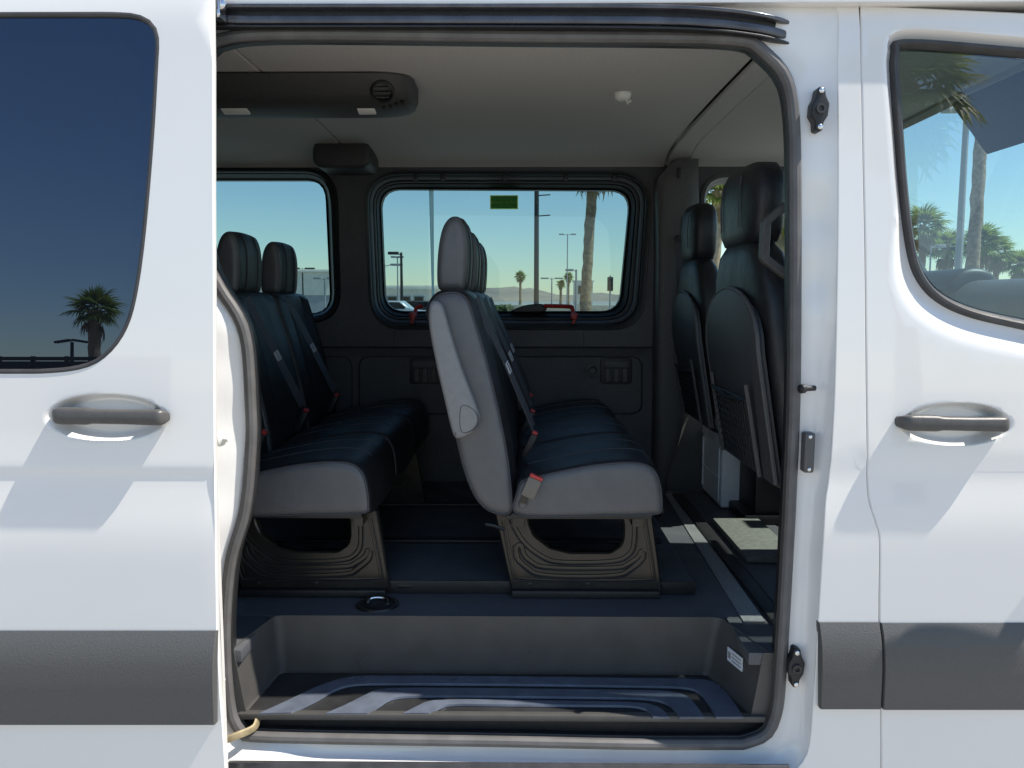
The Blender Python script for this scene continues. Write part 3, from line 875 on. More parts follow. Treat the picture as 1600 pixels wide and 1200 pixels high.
bm = panel(fin3, [], lambda x, z: skin(x, z) + .022, .06, .004, .001); obj('door_window', bm, M['glass_door'], fdoor)
# dark backing inside the door seam
bm = NB(); q = [(x, z) for x, z in g2 if z > .3]
loft(bm, [[(x - .02, skin(x, z) + .022, z) for x, z in q], [(x + .02, skin(x, z) + .022, z) for x, z in q]], False, False, False); obj('seam_backing', bm, M['gap'], VAN)
# front wing ahead of the door
bm = NB(); add_box(bm, XF + .008, 2.75, .02, .10, .45, 1.12, .03, 3); obj('front_wing', bm, M['paint'], VAN)

# door mirror beyond the right edge of the picture
mp = catmull([(1.40, 1.30), (1.46, 1.27), (1.56, 1.29), (1.60, 1.40), (1.59, 1.58), (1.53, 1.66), (1.44, 1.66), (1.39, 1.58), (1.385, 1.42)], 4)
bm = NB(); prism(bm, mp, -.27, -.085, .04, 5); mr_ = obj('door_mirror', bm, M['trim'], fdoor, 60)
for zz in (1.36,):
    bm = NB(); tube(bm, [(1.50, -.10, zz), (1.51, -.03, zz - .01), (1.52, .045, zz - .02)], .022, 10, sx=1.5); obj('mirror_arm', bm, M['trim'], fdoor)
bm = NB(); prism(bm, offset(mp, -.025), -.258, -.10, 0); bmesh.ops.translate(bm, verts=bm.verts[:], vec=(-.03, 0, 0)); obj('mirror_glass', bm, M['chrome'], fdoor)
# ---------------------------------------------------------------- roof and shell
zr0 = W(800, -4, .03).z
CEIL = 1.985
prof = [(.035, zr0 + .004), (.028, zr0 + .035), (.045, zr0 + .09), (.10, zr0 + .16), (.24, zr0 + .22), (.6, zr0 + .26), (1.0, zr0 + .27), (1.4, zr0 + .26), (1.72, zr0 + .22), (1.86, zr0 + .15), (1.93, zr0 + .06), (1.95, zr0 - .05)]
prof = catmull(prof, 4, False)
bm = NB(); loft(bm, [[(x, y, z) for y, z in prof] for x in (XR, -1.5, -.5, .5, 1.36)], False, False, False)
obj('roof', bm, M['paint'], VAN)
# under-edge of the roof above the rail
bm = NB(); a0 = W(290, 3, .03)
add_box(bm, XR, 1.36, .03, .10, zr0 - .012, zr0 + .004, .002); obj('roof_gutter', bm, M['paint'], VAN)
# rear wall and outer far side (keeps light out)
bm = NB(); add_box(bm, XR, XR + .04, .06, 1.95, .3, 2.2); obj('rear_wall', bm, M['wall'], VAN)
bm = NB(); add_box(bm, XR + .05, 1.35, .13, 1.9, CEIL + .05, CEIL + .06); obj('roof_insulation', bm, M['black'], VAN)

# headliner: panels butted at the cross seams
def hl(x0f, x1f, name, dz=0.0):
    """x0f,x1f: functions of y giving the side edges"""
    sec = [(.075, CEIL - .008), (.11, CEIL + .002), (.2, CEIL + .008), (.6, CEIL + .012), (1.0, CEIL + .012), (1.35, CEIL + .008), (1.50, CEIL + .002), (1.60, CEIL - .010), (1.665, CEIL - .026), (1.70, CEIL - .042), (1.716, CEIL - .055)]
    sec = catmull(sec, 3, False)
    bm = NB()
    L = [[(x0f(y) + (x1f(y) - x0f(y)) * k / 6, y, z + dz) for y, z in sec] for k in range(7)]
    e0 = [(x0f(y) + .0, y, z + dz + .012) for y, z in sec]; e1 = [(x1f(y), y, z + dz + .012) for y, z in sec]
    L = [e0, [(x0f(y) + .001, y, z + dz + .003) for y, z in sec]] + [[(p[0] + (.004 if k == 0 else -.004 if k == 6 else 0), p[1], p[2]) for p in l] for k, l in enumerate(L)] + [[(x1f(y) - .001, y, z + dz + .003) for y, z in sec], e1]
    loft(bm, L, False, False, False)
    return obj(name, bm, M['liner'], VAN, 22)
def seamx(p0, p1):
    a, b_ = WZ(*p0, CEIL + .008), WZ(*p1, CEIL)
    return lambda y: a.x + (b_.x - a.x) * (y - a.y) / (b_.y - a.y)
xs1 = (WZ(366, 80, CEIL).x + WZ(505, 205, CEIL).x) / 2
xs2 = (WZ(1172, 97, CEIL).x + WZ(1080, 205, CEIL).x) / 2
hl(lambda y: -2.6, lambda y: xs1 - .002, 'headliner')
hl(lambda y: xs1 + .002, lambda y: xs2 - .005, 'headliner')
hl(lambda y: xs2 + .005, lambda y: xs2 + .085, 'headliner_strip', -.007)
hl(lambda y: xs2 + .087, lambda y: 1.35, 'headliner')
# pale lip along the near roof edge
bm = NB(); p0, p1 = WZ(300, 60, CEIL - .012), WZ(1170, 66, CEIL - .012)
add_box(bm, -.95, xs2 + .08, .085, .125, CEIL - .012, CEIL - .002, .004); obj('headliner_lip', bm, M['liner'], VAN)

# air outlet console on the ceiling
prof = [(.53, CEIL + .006), (.55, CEIL - .02), (.585, CEIL - .050), (.64, CEIL - .066), (.72, CEIL - .070), (.76, CEIL - .055), (.78, CEIL + .006)]
prof = catmull(prof, 4, False)
xe = W(650, 150, .65).x
bm = NB(); loops = []
cy, cz = .655, CEIL + .006
for x, s in [(-2.3, 1), (-1.2, 1), (-.8, 1), (xe - .12, 1), (xe - .09, .985), (xe - .06, .94), (xe - .03, .84), (xe - .012, .7), (xe, .42)]:
    loops.append([(x, cy + (y - cy) * s, cz + (z - cz) * (s ** .5)) for y, z in prof])
loft(bm, loops, True); cons = obj('air_console', bm, M['console'], VAN, 50)
def on_console(px, py):
    d = ray(px, py); best = None
    for k in range(400):
        y = .53 + .25 * k / 400
        v = W(px, py, y)
        zz = np.interp(y, [q[0] for q in prof], [q[1] for q in prof])
        if v.z >= zz: return v
    return v
v = on_console(597, 143)
ax = Vector((0, -.75, -.66))
bm = NB(); lathe(bm, [(.033, -.01), (.033, .003), (.029, .006), (.026, .003), (.024, -.008)], AX(ax, v), 22); vo = obj('air_vent', bm, M['black'], cons)
for k in (-1, 0, 1):
    bm = NB(); mm = AX(ax, v) @ Matrix.Translation((0, k * .014, .002)); add_obox(bm, mm, .044 - abs(k) * .008, .0025, .008); obj('vent_blade', bm, M['console'], cons)
for px, wd in ((368, .075), (573, .05)):
    v = on_console(px, 173); n = Vector((0, -.25, -.97))
    bm = NB(); mm = AX(n, v) ; add_obox(bm, mm, wd, .035, .008, .003); obj('reading_lamp', bm, M['lamp'], cons)
for px, py in ((600, 167), (610, 165), (620, 163), (629, 160)):
    v = on_console(px, py)
    bm = NB(); lathe(bm, [(.005, -.004), (.005, .004), (.003, .005)], AX(Vector((0, -.5, -.87)), v), 10); obj('switch', bm, M['black'], cons)
# coat hook / ceiling lamp
v = WZ(973, 147, CEIL + .010)
bm = NB(); lathe(bm, [(.026, -.004), (.026, .006), (.022, .015), (.013, .021), (.004, .022)], AX((0, 0, -1), (v.x, v.y, CEIL + .012)), 20)
ho = obj('coat_hook', bm, M['lamp'], VAN)
bm = NB(); tube(bm, [(v.x + .008, v.y - .010, CEIL + .002), (v.x + .014, v.y - .016, CEIL - .020), (v.x + .020, v.y - .024, CEIL - .014)], .005, 8); obj('hook', bm, M['lamp'], ho)

# ---------------------------------------------------------------- far wall
FW = 1.72
def rect(px, Y, r, n=8): return fillet(WX(px, Y), r, n)
cw = [(568, 266), (1021, 266), (1006, 516), (578, 515)]
rw = [(60, 262), (527, 263), (534, 505), (60, 505)]
hole_c = resample(rect(cw, FW, .13), 120)
hole_r = resample(rect(rw, FW, .12), 120)
hole_f = resample(rect([(1094, 272), (1405, 272), (1440, 500), (1094, 500)], FW, .10), 100)
ztopw = CEIL - .050
def wy(x, z): return FW + .10 * sm(1.45, 1.9, z) * 0 
zl = W(800, 543, FW).z
bm = panel([(XR + .05, zl + .004), (1.44, zl + .004), (1.44, ztopw), (XR + .05, ztopw)], [hole_c, hole_r, hole_f], wy, .12, .02, .003)
wallu = obj('upper_wall_trim', bm, M['wall'], VAN, 40)
FLOOR = .575
PLAT = .611
pz = WX([(560, 556), (1004, 556), (1004, 648), (560, 648)], FW)
inner = fillet(pz, .05)
pz2 = fillet(WX([(330, 556), (552, 556), (552, 648), (330, 648)], FW), .05)
bm = panel([(XR + .05, FLOOR), (W(1034, 600, FW).x, FLOOR), (W(1034, 600, FW).x, zl - .006), (XR + .05, zl - .006)], [inner, pz2], lambda x, z: FW - .012 + .02 * sm(zl - .03, zl, z), .12, .02, .004)
walll = obj('lower_wall_trim', bm, M['wall'], VAN, 40)
for lp in (inner, pz2):
    bm = panel(offset(lp, -.006), [], lambda x, z: FW + .004, .12, .012, .003); obj('wall_inset', bm, M['wall'], walll)
bm = NB(); add_box(bm, XR + .05, 1.4, FW + .03, FW + .035, FLOOR - .1, zl + .1); obj('wall_backing', bm, M['black'], VAN)
# joints in the trim below the window
for px in (615, 912):
    a, b_ = W(px, 517, FW), W(px, 541, FW)
    bm = NB(); add_box(bm, a.x - .002, a.x + .002, FW - .0015, FW + .002, b_.z, a.z); obj('trim_joint', bm, M['black'], wallu)

def far_window(name, px, steps, glass_px, gr, gY):
    """stepped frame from the wall hole to the glass"""
    n = 120
    oL = resample(rect(px, FW, .13), n)
    o = None
    mats_ = steps
    prev = oL; prevY = FW - .006
    gL = resample(rect(glass_px, gY, gr), n)
    parts = []
    for (u0, y0, u1, y1, m, nm) in steps:
        def mixl(u): return [(a[0] + (b_[0] - a[0]) * u, a[1] + (b_[1] - a[1]) * u) for a, b_ in zip(oL, gL)]
        A, B = mixl(u0), mixl(u1)
        bm = NB()
        loft(bm, [[(x, y0 + .012, z) for x, z in A], [(x, y0, z) for x, z in mixl(u0 + (u1 - u0) * .12)], [(x, (y0 + y1) / 2 - .002, z) for x, z in mixl((u0 + u1) / 2)], [(x, y1, z) for x, z in mixl(u1 - (u1 - u0) * .1)], [(x, y1 + .03, z) for x, z in B]], True, False, False)
        parts.append((nm, bm, m))
    bm = NB(); loft(bm, [[(x, gY - .03, z) for x, z in gL], [(x, gY + .012, z) for x, z in gL], [(x, gY + .014, z) for x, z in offset(oL, .10)]], True, False, False)
    parts.append(('outer_flange', bm, M['black']))
    bm = NB(); bm.faces.new([bm.verts.new((x, gY + .004, z)) for x, z in offset(gL, .006)])
    g = obj(name, bm, M['glass_far'], VAN)
    for nm, b2, m in parts: obj(nm, b2, m, g, 50)
    return g
gc = [(596, 297), (984, 299), (966, 486), (604, 486)]
wc = far_window('middle_window', cw, [(0, FW - .012, .30, FW - .002, M['black'], 'window_seal'), (.31, FW + .015, .50, FW + .03, M['wall'], 'window_frame'), (.52, FW + .045, .66, FW + .052, M['rubber'], 'inner_seal'), (.68, FW + .065, 1.0, FW + .10, M['black'], 'glass_frame')], gc, .075, FW + .12)
gr_ = [(90, 283), (510, 283), (519, 489), (90, 489)]
wrr = far_window('rear_window', rw, [(0, FW - .012, .45, FW - .002, M['black'], 'window_seal'), (.47, FW + .03, 1.0, FW + .09, M['black'], 'glass_frame')], gr_, .075, FW + .11)
# frame clips along the top of the middle window
for px in (650, 692, 788, 884, 960):
    v = W(px, 277, FW + .02)
    bm = NB(); add_box(bm, v.x - .008, v.x + .008, FW + .0, FW + .03, v.z - .014, v.z + .014, .003); obj('frame_clip', bm, M['black'], wc)
# translucent strip standing in for a pale reflection in the glass
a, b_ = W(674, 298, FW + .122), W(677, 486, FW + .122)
bm = NB(); loft(bm, [[(a.x - .010, FW + .118, a.z), (a.x + .010, FW + .118, a.z), (a.x + .010, FW + .121, a.z), (a.x - .010, FW + .121, a.z)], [(b_.x - .004, FW + .118, b_.z), (b_.x + .004, FW + .118, b_.z), (b_.x + .004, FW + .121, b_.z), (b_.x - .004, FW + .121, b_.z)]]); obj('reflection_streak', bm, M['film'], wc)
# emergency exit sign
v0, v1 = W(767, 306, FW + .10), W(808, 325, FW + .10)
bm = NB(); add_box(bm, v0.x, v1.x, FW + .110, FW + .1115, v1.z, v0.z); sg = obj('exit_sign', bm, M['sign'], VAN)
bm = NB()
for (xa_, xb_, za_, zb_) in ((v0.x - .004, v1.x + .004, v0.z, v0.z + .004), (v0.x - .004, v1.x + .004, v1.z - .004, v1.z), (v0.x - .004, v0.x, v1.z, v0.z), (v1.x, v1.x + .004, v1.z, v0.z)): add_box(bm, xa_, xb_, FW + .1102, FW + .1113, za_, zb_)
obj('sign_border', bm, M['signtext'], sg)
def text(s, name, size, loc, m, parent, rot=(math.pi / 2, 0, 0)):
    c = bpy.data.curves.new(name, 'FONT'); c.body = s; c.size = size; c.align_x = 'CENTER'; c.align_y = 'CENTER'; c.extrude = .0003
    o = bpy.data.objects.new('tmp', c); COL.objects.link(o)
    dg = bpy.context.evaluated_depsgraph_get()
    me = bpy.data.meshes.new_from_object(o.evaluated_get(dg))
    bpy.data.objects.remove(o)
    me.materials.clear(); me.materials.append(m); me.name = name
    q = bpy.data.objects.new(name, me); COL.objects.link(q); q.location = loc; q.rotation_euler = rot
    if parent: q.parent = parent
    return q
text('Emergency Exit', 'sign_text', .0175, ((v0.x + v1.x) / 2, FW + .1085, (v0.z + v1.z) / 2), M['signtext'], sg)
# red release levers
def lever(px, long):
    v = W(px, 496, FW + .02)
    t = None
    bm = NB()
    if long:
        a = W(850, 478, FW + .06); b_ = W(889, 479, FW + .06)
        tube(bm, catmull([a, b_, W(894, 482, FW + .05), W(896, 492, FW + .035)], 4, False), .009, 8)
        v = W(897, 494, FW + .02)
    else:
        tube(bm, catmull([W(660, 478, FW + .06), W(651, 481, FW + .05), W(648, 492, FW + .035)], 4, False), .009, 8)
        v = W(645, 493, FW + .02)
    o = obj('release_lever', bm, M['red'], wc, label='red emergency release lever')
    bm = NB(); add_obox(bm, Matrix.Translation(v) @ Matrix.Rotation(.3 if long else -.3, 4, 'Y'), .028, .03, .03, .007)
    add_obox(bm, Matrix.Translation(v + Vector((.0, 0, -.02))) @ Matrix.Rotation(.5, 4, 'Y'), .012, .024, .03, .004); obj('lever_hub', bm, M['red'], wc)
lever(897, True); lever(645, False)
# dark window ledge with a car behind glass? a black lever base
a = W(800, 480, FW + .09); b_ = W(850, 480, FW + .09)
bm = NB(); prism(bm, catmull([(a.x, a.z - .02), (a.x + .03, a.z + .0), (b_.x - .06, a.z + .012), (b_.x, a.z + .012), (b_.x, a.z - .02)], 3), FW + .075, FW + .105, .004); obj('lever_base', bm, M['black'], wc)
# lashing rings on the lower wall
def lashing(px, py):
    v = W(px, py, FW - .01); x, z = v.x, v.z; y = FW - .004
    bm = NB(); prism(bm, fillet([(x - .066, z - .055), (x + .066, z - .055), (x + .066, z + .055), (x - .066, z + .055)], .012), y - .002, y + .02, .002); o = obj('lashing_plate', bm, M['black'], walll)
    bm = NB(); add_box(bm, x - .052, x + .052, y - .014, y - .002, z + .014, z + .043, .005); obj('lashing_bar', bm, M['wall2'], walll)
    for s in (-.036, 0.0, .036):
        bm = NB(); add_box(bm, x + s - .011, x + s + .011, y - .012, y - .002, z - .045, z + .012, .004); obj('lashing_leg', bm, M['wall2'], walll)
lashing(963, 580); lashing(664, 580)
v = W(926, 579, FW)
bm = NB(); lathe(bm, [(.030, -.01), (.030, .006), (.022, .008), (.014, .004), (.012, -.004)], AX((0, -1, 0), (v.x, FW - .004, v.z)), 22); obj('belt_socket', bm, M['wall2'], walll)
# speaker cover at the upper wall
lp = fillet(WX([(488, 218), (576, 218), (580, 262), (487, 262)], 1.50), .04)
bm = NB(); prism(bm, lp, 1.50, 1.70, .015); obj('speaker_cover', bm, M['console'], VAN)

# far pillar between the middle window and the cab
pl = WX([(1054, 250), (1091, 248), (1092, 300), (1091, 420), (1086, 560), (1080, 640), (1062, 690), (1044, 720), (1040, 790), (1022, 790), (1024, 640), (1026, 500), (1028, 400), (1027, 300), (1029, 277)], 1.62)
bm = NB(); prism(bm, pl, 1.60, 1.75, .02); pil = obj('cab_pillar', bm, M['wall2'], VAN, 50)
v = W(1061, 270, 1.6)
bm = NB(); add_box(bm, v.x - .006, v.x + .006, 1.592, 1.605, v.z - .02, v.z + .02, .003); obj('belt_slot', bm, M['black'], pil)
bm = NB(); a, b_ = W(1060, 375, 1.58), W(1062, 480, 1.57)
add_box(bm, a.x - .012, a.x + .012, 1.575, 1.60, a.z - .02, a.z + .02, .006); obj('belt_guide', bm, M['black'], pil)
bm = NB(); tube(bm, [a, a.lerp(b_, .5) + Vector((0, -.02, 0)), b_ + Vector((.02, -.1, -.3))], .018, 6, sx=.15); obj('shoulder_belt', bm, M['belt'], pil)
# cab side: frame of the far cab window, lower door, front pillars, dashboard
fp = [(1094, 272), (1405, 272), (1440, 500), (1094, 500)]
oL = resample(rect(fp, FW, .10), 100); gL = resample(rect([(1101, 287), (1398, 287), (1428, 470), (1101, 470)], FW + .1, .07), 100)
bm = NB(); loft(bm, [[(x, FW - .01, z) for x, z in oL], [(x, FW - .012, z) for x, z in offset(oL, -.015)], [(x, FW + .03, z) for x, z in offset(oL, -.022)]], True, False, False); obj('cab_window_trim', bm, M['wall2'], VAN)
bm = NB(); loft(bm, [[(x, FW + .02, z) for x, z in offset(oL, -.016)], [(x, FW + .09, z) for x, z in offset(gL, -.004)], [(x, FW + .10, z) for x, z in gL]], True, False, False); obj('cab_window_seal', bm, M['rubber'], VAN)
bm = NB(); bm.faces.new([bm.verts.new((x, FW + .1, z)) for x, z in gL]); obj('cab_window', bm, M['glass_cab'], VAN)
bm = NB(); add_box(bm, W(1040, 600, FW).x, 1.9, FW - .03, FW + .04, .5, zl + .002, .01); obj('cab_door_trim', bm, M['wall'], VAN)
# outer skin of the far side: solid below and above the windows
bm = NB(); add_box(bm, XR, 2.2, 1.88, 1.93, .3, zl + .02); add_box(bm, XR, 1.36, 1.90, 1.94, CEIL - .04, 2.2); obj('far_side_panel', bm, M['paint'], VAN)
# windscreen pillars
for y in (.10, 1.80):
    bm = NB(); tube(bm, [(1.33, y, CEIL + .02), (1.58, y, 1.66), (1.86, y, 1.25)], .036, 8); obj('windscreen_pillar', bm, M['wall2'], VAN)
bm = NB(); loft(bm, [[(1.35, .12, CEIL + .02), (1.35, 1.78, CEIL + .02)], [(1.86, .1, 1.25), (1.86, 1.8, 1.25)]], False, False, False); obj('windscreen', bm, M['glass_cab'], VAN)
bm = NB(); tube(bm, [(1.335, .1, CEIL + .02), (1.335, .95, CEIL + .03), (1.335, 1.8, CEIL + .02)], .035, 8); obj('windscreen_header', bm, M['liner'], VAN)
dp = catmull([(1.50, .75), (1.47, 1.02), (1.46, 1.30), (1.51, 1.42), (1.60, 1.45), (1.72, 1.40), (1.86, 1.24), (1.86, .75)], 4)
bm = NB(); prism(bm, dp, .14, 1.76, .02); dash = obj('dashboard', bm, M['wall'], VAN, 60)
bm = NB(); prism(bm, catmull([(1.47, 1.42), (1.52, 1.485), (1.60, 1.49), (1.64, 1.45), (1.56, 1.41)], 4), 1.12, 1.55, .02); obj('instrument_hood', bm, M['black'], dash)
# steering wheel
Mw = AX(Vector((-.85, 0, .52)), Vector((1.36, 1.33, 1.27)))
bm = NB(); tube(bm, [Mw @ Vector((.19 * math.cos(a), .19 * math.sin(a), 0)) for a in np.linspace(0, 2 * math.pi, 37)[:-1]], .016, 8, closed=True); sw = obj('steering_wheel', bm, M['black'], VAN)
bm = NB(); add_obox(bm, Mw @ Matrix.Translation((0, 0, -.02)), .36, .04, .02, .006); add_obox(bm, Mw @ Matrix.Translation((0, 0, -.02)), .13, .11, .05, .02); obj('wheel_hub', bm, M['black'], sw)
# sun visors hanging behind the windscreen header
for y0, y1 in ((.34, .82),):
    bm = NB(); add_obox(bm, Matrix.Translation((1.36, (y0 + y1) / 2, CEIL - .085)) @ Matrix.Rotation(math.radians(52), 4, 'Y'), .19, y1 - y0, .016, .007); vz = obj('sun_visor', bm, M['console'], VAN)
    bm = NB(); tube(bm, [(1.35, y0 - .03, CEIL - .02), (1.36, y0 - .02, CEIL - .06), (1.36, y0 + .02, CEIL - .07)], .005, 6); obj('visor_clip', bm, M['black'], vz)
v = W(1575, 178, 1.2)
bm = NB(); add_box(bm, v.x - .05, v.x + .05, .9, 1.0, CEIL - .02, CEIL - .002, .006); obj('cab_lamp', bm, M['lamp'], VAN)
# bonnet closing the front
bm = NB(); add_box(bm, 1.89, 2.8, .1, 1.85, .4, 1.18, .08, 3); obj('bonnet', bm, M['paint'], VAN)

# ---------------------------------------------------------------- floor, step and sill
YF = .272
sL, sR = W(432, 968, YF), W(1122, 982, YF)
fx0, fx1 = XR + .06, 1.75
bm = NB(); add_box(bm, fx0, fx1, YF + .012, FW, FLOOR - .03, FLOOR, .004); fl = obj('van_floor', bm, M['floor'], VAN)
bm = NB(); xl0 = W(372, 1000, .12).x; xr0 = W(1205, 1035, .12).x
add_box(bm, fx0, sL.x - .022, .072, YF + .010, FLOOR - .03, FLOOR, .004); obj('floor_edge', bm, M['floor'], VAN)
bm = NB(); add_box(bm, sR.x + .022, fx1, .072, YF + .010, FLOOR - .03, FLOOR, .004); obj('floor_edge', bm, M['floor'], VAN)
# step tub
STEP = .425
def P3(px, py, z): 
    v = WZ(px, py, z); return v
bl, br = P3(440, 1048, STEP), P3(1106, 1056, STEP)
yb = (bl.y + br.y) / 2
fl_, fr_ = P3(384, 1112, STEP), P3(1178, 1124, STEP)
yf_ = .075
tub_b = fillet([(fl_.x, yf_, 0), (bl.x, yb, .022), (br.x, yb, .022), (fr_.x, yf_, 0)], .022)
tub_b = [q for q in tub_b]
tl_, tr_ = sL, sR
tub_t = fillet([(fl_.x - .025, yf_, 0), (tl_.x - .004, YF + .004, .028), (tr_.x + .004, YF + .004, .028), (fr_.x + .03, yf_, 0)], .028)
bm = NB()
mid = lambda u, z: [(a[0] + (b_[0] - a[0]) * u, a[1] + (b_[1] - a[1]) * u, z) for a, b_ in zip(tub_b, tub_t)]
loft(bm, [mid(-.12, STEP), mid(0.02, STEP + .002), mid(.08, STEP + .010), mid(.5, (STEP + FLOOR) / 2), mid(.92, FLOOR - .012), mid(1.0, FLOOR - .003), mid(1.12, FLOOR + .0035)], False, False, False)
tub = obj('step_riser', bm, M['step'], VAN, 60)
bm = NB(); bm.faces.new([bm.verts.new((q[0], q[1], STEP - .001)) for q in tub_b]); 
bmesh.ops.triangulate(bm, faces=bm.faces[:]); stp = obj('step_tread', bm, M['tread'], VAN)
# side cheeks in front of the tub
for s, c, t_ in ((-1, fl_, tl_), (1, fr_, tr_)):
    x0 = c.x + s * .022
    bm = NB()
    a = [(c.x - s * .002, yf_ - .006, STEP), (c.x + s * .022, yf_ - .006, FLOOR + .001), (c.x + s * .09, yf_ - .006, FLOOR + .001), (c.x + s * .09, yf_ - .006, STEP)]
    loft(bm, [a, [(q[0], yf_ + .0, q[2]) for q in a]]); obj('step_cheek', bm, M['step'], tub)
# front lip of the step and dark slot below
bm = NB(); add_box(bm, fl_.x - .03, fr_.x + .03, .058, yf_ + .004, STEP - .012, STEP + .003, .004); obj('step_nosing', bm, M['step'], stp)
bm = NB(); add_box(bm, fl_.x - .06, fr_.x + .06, .088, .10, .36, STEP - .014); obj('step_skirt', bm, M['black'], stp)
# raised tread bands
def band(po, pi):
    """raised tread band between an outer and an inner outline"""
    n = 70
    def path(pp): return [Vector(q) for q in resample(catmull([tuple(WZ(a, b_, STEP + .004)) for a, b_ in pp], 6, False), n, closed=False)]
    A, B = path(po), path(pi); loops = []
    for a, b_ in zip(A, B):
        d = (b_ - a); d.z = 0; d.normalize()
        loops.append([(a.x, a.y, STEP + .0003), (a.x + d.x * .002, a.y + d.y * .002, STEP + .0055), (b_.x - d.x * .002, b_.y - d.y * .002, STEP + .0055), (b_.x, b_.y, STEP + .0003)])
    bm = NB(); loft(bm, loops); return obj('tread_band', bm, M['rib'], stp, 30)
band([(404, 1115), (450, 1094), (500, 1071), (545, 1058), (600, 1056), (800, 1057), (1000, 1060), (1085, 1061), (1118, 1067), (1142, 1090), (1163, 1121)],
     [(456, 1114), (494, 1095), (527, 1077), (557, 1070), (620, 1069), (800, 1070), (1000, 1073), (1070, 1075), (1092, 1083), (1107, 1100), (1118, 1121)])
band([(508, 1115), (540, 1101), (568, 1087), (594, 1077), (650, 1075), (800, 1076), (960, 1078), (1040, 1080), (1072, 1087), (1088, 1102), (1102, 1121)],
     [(575, 1115), (592, 1104), (610, 1093), (635, 1089), (680, 1088), (800, 1089), (960, 1091), (1015, 1093), (1040, 1099), (1052, 1108), (1061, 1121)])
band([(629, 1115), (648, 1105), (668, 1096), (690, 1094), (730, 1093), (800, 1094), (940, 1096), (1000, 1098), (1024, 1103), (1037, 1110), (1046, 1121)],
     [(671, 1115), (682, 1109), (695, 1103), (715, 1101), (740, 1101), (800, 1102), (940, 1103), (985, 1104), (1003, 1107), (1013, 1112), (1019, 1121)])
# sticker on the right cheek of the step
v = P3(1140, 1090, STEP)
a = Vector((br.x, yb, 0)); b_ = Vector((fr_.x, yf_, 0)); d = (b_ - a).normalized()
c = a + d * ((b_ - a).length * .50); c.z = STEP + .088
nrm = Vector((-d.y, d.x, 0)); nrm = nrm if nrm.x < 0 else -nrm
Mx = Matrix((d, Vector((0, 0, 1)), nrm)).transposed().to_4x4(); Mx.translation = c + Vector((.018, 0, 0)) + nrm * .004
bm = NB(); add_obox(bm, Mx, .07, .034, .002); st = obj('warning_sticker', bm, M['label'], tub)
for k in range(3):
    bm = NB(); add_obox(bm, Mx @ Matrix.Translation((.008, .009 - .009 * k, .0012)), .042, .003, .001); obj('sticker_print', bm, M['polegrey'], st)
bm = NB(); add_obox(bm, Mx @ Matrix.Translation((-.024, 0, .0012)), .012, .016, .001); obj('sticker_symbol', bm, M['polegrey'], st)
# sill below the step
bm = NB(); sx0, sx1 = -.72, .66
pr = [(.075, .40), (.060, .404), (.030, .398), (.012, .392), (.0, .382), (-.004, .37), (.0, .352), (.02, .345), (.02, .31), (.0, .30), (.0, .2), (.08, .2)]
# raised floor platform that carries the benches
xp = W(1085, 925, .447).x
bm = NB(); add_box(bm, -2.5, xp, .447, FW - .02, FLOOR + .001, PLAT, .006, 3); pf = obj('floor_platform', bm, M['floor'], VAN)
bm = NB(); add_box(bm, -2.5, xp + .002, .443, .449, FLOOR + .002, PLAT + .002, .001); obj('platform_edge', bm, M['black'], pf)
for y0, y1 in ((.80, .84), (1.27, 1.31)):
    bm = NB(); add_box(bm, -2.2, xp - .03, y0, y1, PLAT + .001, PLAT + .010, .003); obj('seat_track', bm, M['black'], pf)
# floor socket
v = WZ(590, 945, FLOOR)
bm = NB(); lathe(bm, [(.058, .0005), (.055, .005), (.045, .006), (.040, .0015), (.036, .002)], AX((0, 0, 1), (v.x, v.y, FLOOR)), 24); sk = obj('floor_socket', bm, M['steel'], fl)
bm = NB(); lathe(bm, [(.036, .0), (.036, .003), (.024, .007), (.008, .007)], AX((0, 0, 1), (v.x, v.y, FLOOR + .001)), 20); obj('socket_cap', bm, M['black'], fl)
bm = NB(); tube(bm, catmull([(v.x - .028, v.y - .008, FLOOR + .006), (v.x - .018, v.y + .012, FLOOR + .014), (v.x + .018, v.y + .012, FLOOR + .014), (v.x + .028, v.y - .008, FLOOR + .006)], 4, False), .004, 8); obj('tie_ring', bm, M['chrome'], fl)
# pale metal edge strip in front of the cab
a, b_, c, d = WZ(1162, 971, FLOOR + .004), WZ(1196, 971, FLOOR + .004), WZ(1052, 770, FLOOR + .004), WZ(1038, 770, FLOOR + .004)
bm = NB(); loft(bm, [[tuple(q + Vector((0, 0, -.003))) for q in (a, b_, c, d)], [tuple(q) for q in (a, b_, c, d)]]); obj('edge_strip', bm, M['alu'], fl)
xs_ = b_.x
# carpeted rim and pale mat of the cab footwell
bm = NB(); add_box(bm, xs_ + .012, xs_ + .055, .20, 1.6, FLOOR + .001, FLOOR + .012, .004); obj('footwell_rim', bm, M['black'], fl)
a = WZ(1172, 838, FLOOR)
bm = NB(); add_box(bm, xs_ + .062, xs_ + .30, .28, 1.6, FLOOR + .001, FLOOR + .004, .001); obj('cab_carpet', bm, M['floor'], fl)
p0 = WZ(1140, 808, FLOOR + .03); p1 = WZ(1208, 868, FLOOR + .03)
bm = NB(); add_box(bm, xs_ + .075, xs_ + .24, p1.y, p0.y, FLOOR + .006, FLOOR + .028, .006); obj('seat_base_plate', bm, M['slab'], fl)
# loose floor clip marks
v = W(632, 916, .447)
bm = NB(); add_box(bm, v.x - .02, v.x + .02, .442, .450, v.z - .005, v.z + .005, .001); obj('track_stop', bm, M['steel'], fl)

